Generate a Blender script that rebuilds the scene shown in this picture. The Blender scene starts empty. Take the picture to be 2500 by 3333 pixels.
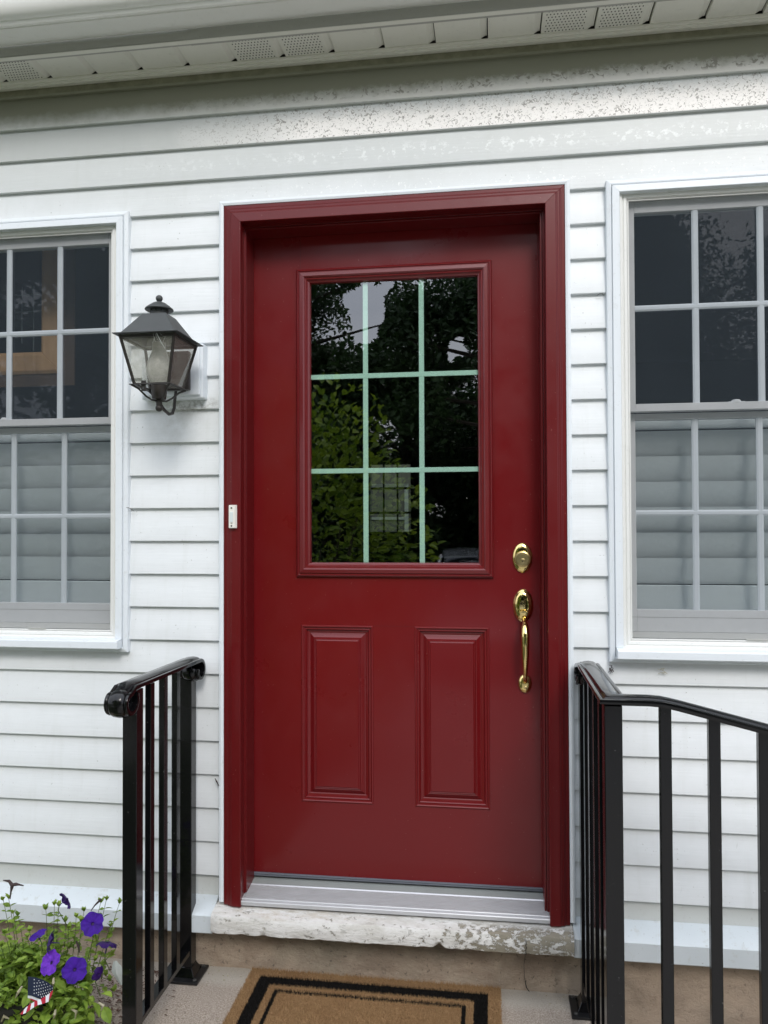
import bpy, bmesh, math, random
from mathutils import Vector, Matrix, noise
R = math.radians
sc = bpy.context.scene
COL = sc.collection
random.seed(7)

# ---------------------------------------------------------------- camera, sky, sun, exposure
yaw, pit, rol = 0.13880256, 0.0175339, -0.0035669
M3 = Matrix.Rotation(yaw, 3, 'Z') @ Matrix.Rotation(pit, 3, 'X') @ Matrix.Rotation(-rol, 3, 'Y')
CAM = Vector((0.81704, -2.2582, 1.34583))
cd = bpy.data.cameras.new('camera'); cam = bpy.data.objects.new('camera', cd); COL.objects.link(cam)
right, up, back = M3 @ Vector((1, 0, 0)), M3 @ Vector((0, 0, 1)), -(M3 @ Vector((0, 1, 0)))
cam.matrix_world = Matrix(((right.x, up.x, back.x, CAM.x), (right.y, up.y, back.y, CAM.y),
                           (right.z, up.z, back.z, CAM.z), (0, 0, 0, 1)))
cd.sensor_fit = 'VERTICAL'; cd.sensor_height = 36.0; cd.sensor_width = 27.0; cd.lens = 2500 / 3333 * 36.0
cd.clip_start = 0.02; cd.clip_end = 400
sc.camera = cam

SUN_EL, SUN_AZ = R(38), R(162)     # hazy, in front of the house and a little to the right
w = bpy.data.worlds.new('World'); sc.world = w; w.use_nodes = True
nt = w.node_tree; nt.nodes.clear()
wo = nt.nodes.new('ShaderNodeOutputWorld'); bg = nt.nodes.new('ShaderNodeBackground')
sky = nt.nodes.new('ShaderNodeTexSky'); sky.sky_type = 'NISHITA'; sky.sun_disc = False
sky.sun_elevation = SUN_EL; sky.sun_rotation = SUN_AZ; sky.air_density = 1.0; sky.dust_density = 3.0; sky.ozone_density = 1.0
tc = nt.nodes.new('ShaderNodeTexCoord')
mp = nt.nodes.new('ShaderNodeMapping'); mp.inputs['Scale'].default_value = (1, 1, 2.2)
ns = nt.nodes.new('ShaderNodeTexNoise'); ns.inputs['Scale'].default_value = 2.6; ns.inputs['Detail'].default_value = 6
cr = nt.nodes.new('ShaderNodeValToRGB'); cr.color_ramp.elements[0].position = .3; cr.color_ramp.elements[1].position = .7
cr.color_ramp.elements[0].color = (7.2, 7.9, 9.3, 1); cr.color_ramp.elements[1].color = (11.2, 11.5, 12.2, 1)
mx = nt.nodes.new('ShaderNodeMix'); mx.data_type = 'RGBA'; mx.inputs[0].default_value = .82
bg.inputs['Strength'].default_value = 0.1
L = nt.links.new
L(tc.outputs['Generated'], mp.inputs[0]); L(mp.outputs[0], ns.inputs['Vector']); L(ns.outputs['Fac'], cr.inputs[0])
# overcast cloud layer: brighter overhead than at the horizon, as a clouded sky is
sx_ = nt.nodes.new('ShaderNodeSeparateXYZ'); L(tc.outputs['Generated'], sx_.inputs[0])
zr = nt.nodes.new('ShaderNodeMapRange'); L(sx_.outputs[2], zr.inputs[0])
zr.inputs[1].default_value = 0; zr.inputs[2].default_value = 1; zr.inputs[3].default_value = .66; zr.inputs[4].default_value = 1.75
vm = nt.nodes.new('ShaderNodeVectorMath'); vm.operation = 'SCALE'; L(cr.outputs[0], vm.inputs[0]); L(zr.outputs[0], vm.inputs[3])
L(sky.outputs[0], mx.inputs[6]); L(vm.outputs[0], mx.inputs[7]); L(mx.outputs[2], bg.inputs[0]); L(bg.outputs[0], wo.inputs[0])

sd = bpy.data.lights.new('sun', 'SUN'); sd.energy = 1.05; sd.angle = R(18); sd.color = (1.0, .96, .91)
so = bpy.data.objects.new('sun', sd); COL.objects.link(so)
sdir = Vector((math.sin(SUN_AZ) * math.cos(SUN_EL), math.cos(SUN_AZ) * math.cos(SUN_EL), math.sin(SUN_EL)))
so.rotation_euler = sdir.to_track_quat('Z', 'Y').to_euler(); so.location = (0, -5, 8)
sc.view_settings.view_transform = 'Standard'; sc.view_settings.look = 'None'
sc.view_settings.exposure = 0.72; sc.view_settings.gamma = 1.0; sc.view_settings.use_curve_mapping = False
sc.render.engine = 'CYCLES'
sc.cycles.max_bounces = 10; sc.cycles.transparent_max_bounces = 24; sc.cycles.glossy_bounces = 6; sc.cycles.diffuse_bounces = 4
sc.cycles.caustics_reflective = False; sc.cycles.caustics_refractive = False; sc.cycles.sample_clamp_indirect = 4.0

# ---------------------------------------------------------------- material helpers
class NT:
    def __init__(s, name):
        s.m = bpy.data.materials.new(name); s.m.use_nodes = True; s.t = s.m.node_tree; s.t.nodes.clear()
        s.out = s.n('ShaderNodeOutputMaterial'); s._pos = None
    def n(s, typ, **k):
        d = s.t.nodes.new(typ)
        for a, b in k.items(): setattr(d, a, b)
        return d
    def l(s, a, b): s.t.links.new(a, b)
    def pos(s):
        if s._pos is None: s._pos = s.n('ShaderNodeNewGeometry').outputs['Position']
        return s._pos
    def sep(s):
        x = s.n('ShaderNodeSeparateXYZ'); s.l(s.pos(), x.inputs[0]); return x.outputs
    def put(s, inp, v):
        if hasattr(v, 'is_output') or isinstance(v, bpy.types.NodeSocket): s.l(v, inp)
        else: inp.default_value = v
    def noise(s, scale, detail=4, rough=.55, stretch=None, off=None, dist=0):
        v = s.pos()
        if stretch or off:
            m = s.n('ShaderNodeMapping'); s.l(v, m.inputs[0])
            if stretch: m.inputs['Scale'].default_value = stretch
            if off: m.inputs['Location'].default_value = off
            v = m.outputs[0]
        d = s.n('ShaderNodeTexNoise'); s.l(v, d.inputs['Vector']); d.inputs['Scale'].default_value = scale
        d.inputs['Detail'].default_value = detail; d.inputs['Roughness'].default_value = rough; d.inputs['Distortion'].default_value = dist
        return d.outputs['Fac']
    def ramp(s, f, a, b, va=0., vb=1.):
        d = s.n('ShaderNodeMapRange'); s.l(f, d.inputs[0]); d.inputs[1].default_value = a; d.inputs[2].default_value = b
        d.inputs[3].default_value = va; d.inputs[4].default_value = vb; return d.outputs[0]
    def math(s, op, a, b=0.):
        d = s.n('ShaderNodeMath', operation=op); s.put(d.inputs[0], a); s.put(d.inputs[1], b); return d.outputs[0]
    def mul(s, *a):
        r = a[0]
        for b in a[1:]: r = s.math('MULTIPLY', r, b)
        return r
    def mix(s, f, a, b):
        d = s.n('ShaderNodeMix', data_type='RGBA'); s.put(d.inputs[0], f)
        for i, c in ((6, a), (7, b)):
            if isinstance(c, tuple): d.inputs[i].default_value = c if len(c) == 4 else (*c, 1)
            else: s.l(c, d.inputs[i])
        return d.outputs[2]
    def bump(s, f, strength=.3, dist=.001):
        d = s.n('ShaderNodeBump'); s.l(f, d.inputs['Height']); d.inputs['Strength'].default_value = strength
        d.inputs['Distance'].default_value = dist; return d.outputs[0]
    def pr(s, col, rough=.5, metal=0., spec=.5, coat=0., coatr=.1, bump=None, **k):
        p = s.n('ShaderNodeBsdfPrincipled')
        if isinstance(col, tuple): col = (*col[:3], 1)
        s.put(p.inputs['Base Color'], col); s.put(p.inputs['Roughness'], rough); p.inputs['Metallic'].default_value = metal
        p.inputs['Specular IOR Level'].default_value = spec; p.inputs['Coat Weight'].default_value = coat
        p.inputs['Coat Roughness'].default_value = coatr
        if bump is not None: s.l(bump, p.inputs['Normal'])
        for a, b in k.items(): s.put(p.inputs[a], b)
        s.l(p.outputs[0], s.out.inputs[0]); s.p = p
        return s.m

def simple(name, col, rough=.5, var=.08, vs=6, bumps=None, **k):
    t = NT(name); f = t.noise(vs, 5)
    c = t.mix(f, tuple(max(0, x * (1 - var)) for x in col), tuple(min(1, x * (1 + var)) for x in col))
    b = None
    if bumps: b = t.bump(t.noise(bumps[0], 4), bumps[1], bumps[2])
    return t.pr(c, rough, bump=b, **k)

# ---- vinyl siding: chalky white, specks, mildew with painted gutter shade, a painted highlight, worn flakes on the courses under the eave
t = NT('vinyl_siding'); X, Y, Z = t.sep()
base = t.mix(t.noise(3.2, 4), (.70, .73, .745), (.79, .815, .825))
fine = t.ramp(t.noise(26, 3), .45, .75); base = t.mix(t.mul(fine, .22), base, (.645, .675, .675))
streak = t.ramp(t.noise(5, 4, .6, (6, 1, .5)), .55, .8); base = t.mix(t.mul(streak, .28), base, (.56, .58, .55))
speck = t.ramp(t.noise(130, 2, .5), .70, .76); sm = t.ramp(t.noise(4.5, 2), .42, .62)
base = t.mix(t.mul(speck, sm, .7), base, (.24, .24, .21))
sc2 = t.ramp(t.noise(34, 5, .6, (1, 1, .55), (5, 1, 9), 1.2), .70, .76); base = t.mix(t.mul(sc2, .35), base, (.33, .33, .31))
# greyer tone over the upper wall, with ragged pale rubbed patches
upper_grey = t.mul(t.ramp(t.math('ADD', Z, t.mul(t.noise(2.2, 4), .25)), 2.40, 2.56), .50)
base = t.mix(upper_grey, base, (.46, .485, .465))
rub = t.ramp(t.noise(46, 6, .7, (1, 1, 1.2)), .54, .60)
rubz = t.mul(t.ramp(Z, 2.43, 2.46), t.ramp(Z, 2.50, 2.47)); rubx = t.ramp(t.math('ADD', X, t.noise(3, 2)), .1, .9)
base = t.mix(t.mul(rub, rubz, rubx, .8), base, (.80, .83, .83))
rz2 = t.mul(t.ramp(Z, 2.335, 2.35), t.ramp(Z, 2.40, 2.37)); rub2 = t.ramp(t.noise(90, 4, .7), .60, .64)
base = t.mix(t.mul(rub2, rz2, rubx, .8), base, (.84, .86, .85))
# second course down: highlight painted warm white to the right, with dark flakes
c2 = t.mul(t.ramp(Z, 2.519, 2.523), t.ramp(Z, 2.622, 2.618))
wx = t.ramp(t.math('ADD', X, t.mul(t.noise(5, 4), .5)), .02, .60)
lw = t.ramp(t.math('ADD', Z, t.mul(t.noise(30, 5, .7), .06)), 2.645, 2.60)
base = t.mix(t.mul(c2, wx, lw, .95), base, (.93, .91, .885))
flk = t.ramp(t.noise(92, 3, .55, None, (3, 0, 2), 1.4), .575, .602)
base = t.mix(t.mul(c2, t.math('SUBTRACT', 1., wx), .45), base, (.38, .40, .38)); base = t.mix(t.mul(c2, t.ramp(wx, .05, .7), flk, .85), base, (.27, .26, .24))
flk3 = t.ramp(t.noise(150, 3, .6), .56, .62); base = t.mix(t.mul(c2, wx, flk3, .35), base, (.52, .51, .48))
# first course: gutter shade painted in with mildew above, pale and blotched below
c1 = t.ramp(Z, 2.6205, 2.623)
mil_shade = t.ramp(t.math('ADD', Z, t.mul(t.noise(9, 6, .7), .09)), 2.665, 2.715)
base = t.mix(t.mul(c1, .45), base, (.42, .42, .36)); base = t.mix(t.mul(c1, mil_shade, .85), base, (.205, .205, .14))
ck = t.mul(t.ramp(t.math('ADD', Z, t.mul(t.noise(45, 6, .7), .06)), 2.700, 2.665), c1, t.ramp(t.math('ADD', X, t.mul(t.noise(4, 3), .6)), -.2, .9))
base = t.mix(t.mul(ck, .8), base, (.70, .69, .65))
flk2 = t.ramp(t.noise(52, 4, .6, None, (7, 0, 1), 1.0), .55, .585)
fz = t.mul(t.ramp(Z, 2.632, 2.642), t.ramp(Z, 2.685, 2.66), t.ramp(t.math('ADD', X, t.noise(4, 3)), .1, 1.0))
base = t.mix(t.mul(flk2, fz, .85), base, (.23, .22, .185))
c0 = t.ramp(Z, 2.7285, 2.730); mold = t.ramp(t.noise(24, 6, .7), .38, .60)  # strip under the soffit: shadow painted olive, mottled with mildew
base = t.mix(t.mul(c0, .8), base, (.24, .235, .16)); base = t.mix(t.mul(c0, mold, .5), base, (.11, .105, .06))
# dark mottled patch on the wall below the lantern
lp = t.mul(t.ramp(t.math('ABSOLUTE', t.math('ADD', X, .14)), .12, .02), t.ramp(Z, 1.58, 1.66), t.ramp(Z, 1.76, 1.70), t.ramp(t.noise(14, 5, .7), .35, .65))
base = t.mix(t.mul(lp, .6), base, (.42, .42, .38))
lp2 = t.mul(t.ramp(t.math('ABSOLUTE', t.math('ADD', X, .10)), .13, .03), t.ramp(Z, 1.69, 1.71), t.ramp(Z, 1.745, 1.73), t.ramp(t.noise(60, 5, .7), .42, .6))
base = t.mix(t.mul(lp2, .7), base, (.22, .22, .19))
gr = t.noise(60, 4, .6, (.12, 1, 2.2))
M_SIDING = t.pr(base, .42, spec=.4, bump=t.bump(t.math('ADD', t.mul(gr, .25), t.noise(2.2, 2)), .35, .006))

def trimmat(name, col, dirt=.35, rough=.4, **k):
    t = NT(name); b = t.mix(t.noise(5, 4), tuple(c * .94 for c in col), col)
    d = t.ramp(t.noise(40, 6, .7), .56, .72); b = t.mix(t.mul(d, dirt), b, (.42, .42, .38))
    s = t.ramp(t.noise(160, 2), .70, .76); b = t.mix(t.mul(s, dirt), b, (.2, .19, .17))
    return t.pr(b, rough, bump=t.bump(t.noise(35, 3), .08, .001), **k)
M_TRIM = trimmat('white_trim', (.74, .785, .82), .22)
M_CAP = trimmat('drip_cap_white', (.60, .65, .675), .55)
M_WIN = trimmat('window_vinyl', (.74, .745, .72), .2)
M_SASH = trimmat('sash_vinyl', (.78, .79, .79), .1)
M_SOFFIT = trimmat('soffit_vinyl', (.76, .75, .69), .2)
M_GUTTER = trimmat('gutter_aluminium', (.80, .80, .77), .15, .3)
M_FASCIA = trimmat('weathered_fascia', (.38, .38, .35), .6)
M_GRILLE = simple('grille_white', (.80, .86, .82), .4, .02)
M_HOLE = simple('hole_black', (.012, .012, .01), .9)

def redmat(name, col, rough, coat=.25):
    t = NT(name); b = t.mix(t.noise(2.5, 4), tuple(c * .9 for c in col), tuple(c * 1.06 for c in col))
    s = t.ramp(t.noise(120, 2), .735, .755); b = t.mix(t.mul(s, .35), b, (.35, .18, .16))
    r = t.ramp(t.noise(7, 6, .65), .3, .7, rough - .09, rough + .10)
    p = t.pr(b, r, spec=.30, coat=coat, coatr=.09, bump=t.bump(t.noise(260, 3), .04, .0005)); return p
M_RED = redmat('door_red', (.140, .0048, .0065), .34, .38)
M_REDT = redmat('casing_red', (.112, .0038, .0052), .38, .22)
t = NT('lite_frame_red'); g = t.noise(34, 5, .65, (1, 1, 7))
M_REDG = t.pr(t.mix(t.noise(4, 3), (.118, .006, .008), (.148, .008, .010)), .30, spec=.4, coat=.4, coatr=.1, bump=t.bump(g, .35, .0012))

t = NT('polished_brass')
M_BRASS = t.pr(t.mix(t.noise(14, 4), (.72, .55, .22), (.85, .68, .30)), t.ramp(t.noise(8, 4), .3, .7, .06, .16), metal=1.0)
t = NT('satin_brass'); M_BRASS2 = t.pr(t.mix(t.noise(20, 4), (.50, .40, .20), (.62, .50, .26)), .32, metal=1.0)
t = NT('black_gloss_metal'); sp = t.ramp(t.noise(150, 2), .72, .75)
M_BLACK = t.pr(t.mix(t.mul(sp, .3), (.0035, .0035, .004), (.2, .2, .19)), t.ramp(t.noise(10, 4), .3, .7, .10, .18), spec=.30, coat=.2, coatr=.06,
               bump=t.bump(t.noise(90, 3), .03, .0005))
M_BLACK2 = simple('black_satin_metal', (.010, .010, .011), .36, .2, 20)
t = NT('lantern_bronze'); g = t.noise(12, 5, .6)
M_LANT = t.pr(t.mix(g, (.040, .045, .045), (.075, .080, .080)), .55, metal=.25, bump=t.bump(t.noise(180, 3), .15, .0006))
t = NT('lantern_dark'); M_LANTD = t.pr(t.mix(t.noise(30, 5), (.014, .013, .012), (.045, .040, .034)), .5, metal=.3, bump=t.bump(t.noise(150, 3), .2, .0006))
M_SPEAR = simple('brown_metal', (.034, .028, .025), .42, .15, 10)

def glassmat(name, ior, tint, haze=0., hazecol=(.6, .6, .58), rough=0., wav=0.):
    t = NT(name); fr = t.n('ShaderNodeFresnel')
    bf = t.n('ShaderNodeNewGeometry').outputs['Backfacing']; t.l(t.ramp(bf, 0, 1, ior, 1 / ior), fr.inputs[0])   # same reflectance from both faces
    gl = t.n('ShaderNodeBsdfGlossy'); gl.inputs['Roughness'].default_value = rough; gl.inputs['Color'].default_value = (.95, .97, 1, 1)
    if wav:
        b = t.bump(t.noise(5, 2), wav, .01); t.l(b, gl.inputs['Normal'])
    tr = t.n('ShaderNodeBsdfTransparent'); tr.inputs[0].default_value = (*tint, 1)
    mxs = t.n('ShaderNodeMixShader'); t.l(fr.outputs[0], mxs.inputs[0]); t.l(tr.outputs[0], mxs.inputs[1]); t.l(gl.outputs[0], mxs.inputs[2])
    o = mxs.outputs[0]
    if haze:
        df = t.n('ShaderNodeBsdfDiffuse'); df.inputs[0].default_value = (*hazecol, 1)
        hz = t.n('ShaderNodeMixShader'); f = t.ramp(t.noise(22, 5, .7), .35, .7, haze * .6, haze * 1.4); t.l(f, hz.inputs[0])
        t.l(o, hz.inputs[1]); t.l(df.outputs[0], hz.inputs[2]); o = hz.outputs[0]
    t.l(o, t.out.inputs[0]); return t.m
M_GLASS = glassmat('door_glass', 2.5, (.68, .84, .77), wav=.003)
M_WGLASS = glassmat('window_glass', 1.6, (.86, .90, .905), wav=.004)
M_LGLASS = glassmat('lantern_glass', 1.5, (.90, .90, .87), .22, (.55, .54, .48))
M_CHIM = glassmat('frosted_chimney', 1.5, (.86, .86, .84), .55, (.70, .70, .68), .3)

t = NT('insect_screen'); df = t.n('ShaderNodeBsdfDiffuse'); df.inputs[0].default_value = (.058, .072, .086, 1)
tr = t.n('ShaderNodeBsdfTransparent'); ms = t.n('ShaderNodeMixShader')
Xs, Ys, Zs = t.sep()
f = t.ramp(t.noise(9, 4, .6), .3, .7, .34, .39); t.l(f, ms.inputs[0]); t.l(tr.outputs[0], ms.inputs[1]); t.l(df.outputs[0], ms.inputs[2])
t.l(ms.outputs[0], t.out.inputs[0]); M_SCREEN = t.m

t = NT('ribbed_aluminium'); M_ALU = t.pr(t.mix(t.noise(16, 5, .6, (1, 4, 1)), (.50, .51, .53), (.64, .65, .67)), .36, metal=.45)
M_ALUF = simple('grey_threshold_flat', (.27, .29, .28), .5, .12, 12)
M_VINYLG = simple('door_sweep_grey', (.13, .14, .165), .35, .1, 12)

# painted concrete sill with flaking paint
t = NT('flaking_sill'); X, Y, Z = t.sep()
g = t.noise(60, 6, .7, (.5, 1, 1)); pnt = t.mix(g, (.62, .60, .56), (.84, .84, .82))
d = t.ramp(t.noise(18, 6, .7, (.4, 1, 1)), .48, .68); pnt = t.mix(t.mul(d, .55), pnt, (.43, .41, .35))
pnt = t.mix(t.mul(t.ramp(t.noise(80, 5, .65, (.5, 1, 1), None, 1.0), .60, .66), .5), pnt, (.25, .24, .205))
band_ = t.mul(t.ramp(t.noise(7, 4, .6, (.3, 1, 6)), .5, .62), t.ramp(t.noise(70, 5, .7, (.5, 1, 1)), .4, .6)); pnt = t.mix(t.mul(band_, .6), pnt, (.50, .44, .35))
conc = t.mix(t.noise(30, 5, .65, (.5, 1, 1.5)), (.20, .18, .13), (.34, .31, .245))
mask = t.ramp(t.math('ADD', t.noise(62, 7, .75, (.7, 1, 1)), t.ramp(t.math('ADD', X, t.mul(t.noise(3, 3), .35)), .78, 1.04, 0, .15)), .60, .63)
zt = t.ramp(Z, .235, .19); mask = t.mul(mask, t.ramp(Y, -.015, -.045)); bot = t.ramp(t.noise(22, 4), .66, .7)
mask = t.math('MAXIMUM', mask, t.mul(bot, .6))
M_SILL = t.pr(t.mix(mask, pnt, conc), .85, bump=t.bump(t.math('ADD', t.noise(50, 8, .75, (.4, 1, 1.3)), t.mul(mask, -.35)), .8, .006))

t = NT('foundation_parge'); X, Y, Z = t.sep()
g = t.noise(9, 7, .7, (.9, 1, 1.3), None, .5); b = t.mix(t.ramp(g, .3, .7), (.33, .25, .185), (.56, .455, .35))
gg = t.ramp(t.noise(5, 4), .45, .7); b = t.mix(t.mul(gg, .5), b, (.27, .265, .205))
pt = t.ramp(t.noise(48, 5, .7, (1, 1, 1), None, .8), .60, .66); b = t.mix(t.mul(pt, .5), b, (.085, .075, .058))
b = t.mix(t.mul(t.ramp(t.noise(110, 3), .66, .70), .4), b, (.50, .45, .38)); b = t.mix(t.mul(t.ramp(t.noise(3.5, 6, .7, (1, 1, 2)), .50, .62), .5), b, (.24, .185, .14))
b = t.mix(t.mul(t.ramp(t.noise(75, 4, .6), .64, .68), .6), b, (.10, .085, .07))
b = t.mix(t.mul(t.ramp(X, 1.10, 1.2), t.ramp(g, .38, .62), .6), b, (.46, .35, .265))
M_FOUND = t.pr(b, .9, bump=t.bump(t.noise(26, 8, .8, (1, 1, 1.4), None, .4), .9, .010))

t = NT('landing_concrete'); X, Y, Z = t.sep()
g = t.noise(230, 4, .8); b = t.mix(t.ramp(g, .36, .64), (.20, .155, .12), (.66, .57, .475))
b = t.mix(t.ramp(t.noise(6, 4), .3, .7, .1, .5), b, (.30, .255, .215))
lt = t.mul(t.ramp(t.math('ADD', Y, t.mul(t.noise(8, 4), .05)), -.055, -.01), .7); b = t.mix(lt, b, (.47, .44, .38))
b = t.mix(t.mul(t.ramp(t.noise(260, 2), .66, .70), .6), b, (.07, .055, .045))
M_LAND = t.pr(b, .92, bump=t.bump(t.noise(260, 5, .8), .8, .003))

# coir doormat: tan with two black border stripes, by position on the mat
MX0, MX1, MY0, MY1 = .0965, .8365, -.440, .002
t = NT('coir'); X, Y, Z = t.sep()
ax = t.math('SUBTRACT', (MX1 - MX0) / 2, t.math('ABSOLUTE', t.math('SUBTRACT', X, (MX0 + MX1) / 2)))
ay = t.math('SUBTRACT', (MY1 - MY0) / 2, t.math('ABSOLUTE', t.math('SUBTRACT', Y, (MY0 + MY1) / 2)))
d = t.math('ADD', t.math('MINIMUM', ax, ay), t.ramp(t.noise(190, 2), 0, 1, -.004, .004))
def band(a, b_): return t.mul(t.ramp(d, a, a + .0012), t.ramp(d, b_, b_ - .0012))
blk = t.math('MAXIMUM', band(.036, .076), band(.096, .109))
vn = t.noise(420, 2, .6); tan = t.mix(t.ramp(vn, .25, .75), (.20, .11, .05), (.50, .33, .17))
tan = t.mix(t.mul(t.ramp(t.noise(7, 3), .5, .7), .25), tan, (.22, .11, .05))
M_COIR = t.pr(t.mix(blk, tan, (.011, .010, .009)), .95, spec=.15)
M_RUB = simple('mat_backing', (.02, .018, .015), .9)

def leafmat(name, a, b, sub=.25, rough=.5, scale=30, trans=.35):
    t = NT(name); c = t.mix(t.ramp(t.noise(scale, 3), .3, .7), a, b)
    p = t.n('ShaderNodeBsdfPrincipled'); t.l(c, p.inputs['Base Color']); p.inputs['Roughness'].default_value = rough
    tl = t.n('ShaderNodeBsdfTranslucent'); t.l(c, tl.inputs[0]); m_ = t.n('ShaderNodeMixShader'); m_.inputs[0].default_value = trans
    t.l(p.outputs[0], m_.inputs[1]); t.l(tl.outputs[0], m_.inputs[2]); t.l(m_.outputs[0], t.out.inputs[0]); return t.m
M_LEAF = leafmat('petunia_leaf', (.09, .18, .016), (.32, .44, .06), rough=.6)
M_LEAFB = leafmat('petunia_leaf_broad', (.08, .19, .016), (.21, .36, .04), scale=12, rough=.55)
M_STEM = leafmat('petunia_stem', (.06, .11, .02), (.13, .17, .04), trans=.1)
M_PURP = leafmat('petal_deep_purple', (.030, .0016, .19), (.060, .003, .34), scale=60, trans=.25, rough=.8)
M_PURPL = leafmat('petal_light_purple', (.085, .010, .36), (.21, .04, .62), scale=90, trans=.3, rough=.8)
M_PURPD = leafmat('petal_underside', (.018, .002, .075), (.040, .004, .15), scale=60, trans=.2)
M_THROAT = simple('flower_throat', (.012, .002, .035), .6)
M_WILT = simple('withered_brown', (.045, .03, .028), .9, .3, 60)
M_CREAM = leafmat('withered_cream', (.42, .38, .25), (.62, .58, .42), scale=40)
M_PALE = leafmat('pale_leaf', (.55, .60, .58), (.66, .70, .68), scale=20)
M_POT = simple('dark_pot', (.015, .014, .014), .45)
M_SOIL = simple('potting_soil', (.03, .02, .013), .95, .4, 90)
M_LITTER = simple('leaf_litter', (.10, .052, .035), .9, .5, 120)
M_NAVY = simple('flag_navy', (.008, .016, .045), .65)
M_FWHITE = simple('flag_white', (.74, .76, .80), .6)
M_FRED = simple('flag_red', (.42, .012, .035), .6)
M_WOODST = simple('wooden_stick', (.45, .30, .15), .7)
M_BELLW = simple('doorbell_plastic', (.78, .76, .70), .4, .03)
M_BELLB = simple('doorbell_button', (.62, .68, .68), .3, .03)
M_SCREW = simple('screw_metal', (.10, .10, .095), .4, .2, 60, metal=.6)

t = NT('oak'); b = t.mix(t.noise(14, 5, .6, (6, 1, .5)), (.46, .25, .11), (.70, .42, .21)); M_WOOD = t.pr(b, .6)
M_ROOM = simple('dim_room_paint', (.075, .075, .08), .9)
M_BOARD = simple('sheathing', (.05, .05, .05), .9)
M_SLAT = simple('shutter_white', (.82, .84, .84), .45, .03)
M_BARK = simple('bark', (.06, .045, .032), .95, .4, 12)
M_TREE = leafmat('tree_leaves', (.016, .042, .010), (.045, .095, .02), scale=1.5, trans=.25)
M_BUSH = leafmat('bush_leaves', (.055, .13, .010), (.30, .40, .03), scale=5, trans=.4)
t = NT('lawn'); M_LAWN = t.pr(t.mix(t.noise(2.5, 8, .7), (.035, .05, .018), (.08, .10, .04)), .95)
t = NT('bounce_driveway'); M_BOUNCE_DRIVE = t.pr(t.mix(t.noise(40, 5, .7), (.38, .37, .34), (.48, .46, .43)), .9)  # unseen ground, pale to bounce light up under the eave
M_ADDED_ROOF = simple('added_roof_shingle', (.09, .085, .08), .9, .3, 20)
M_TANW = simple('tan_wall_shaded', (.075, .068, .055), .8, .1, 3)  # tan darkened to stand for a wall in shade
M_BOUNCE_PATH = simple('bounce_path', (.46, .43, .39), .9, .2, 12)  # unseen path kept pale so it throws light upward

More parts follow.
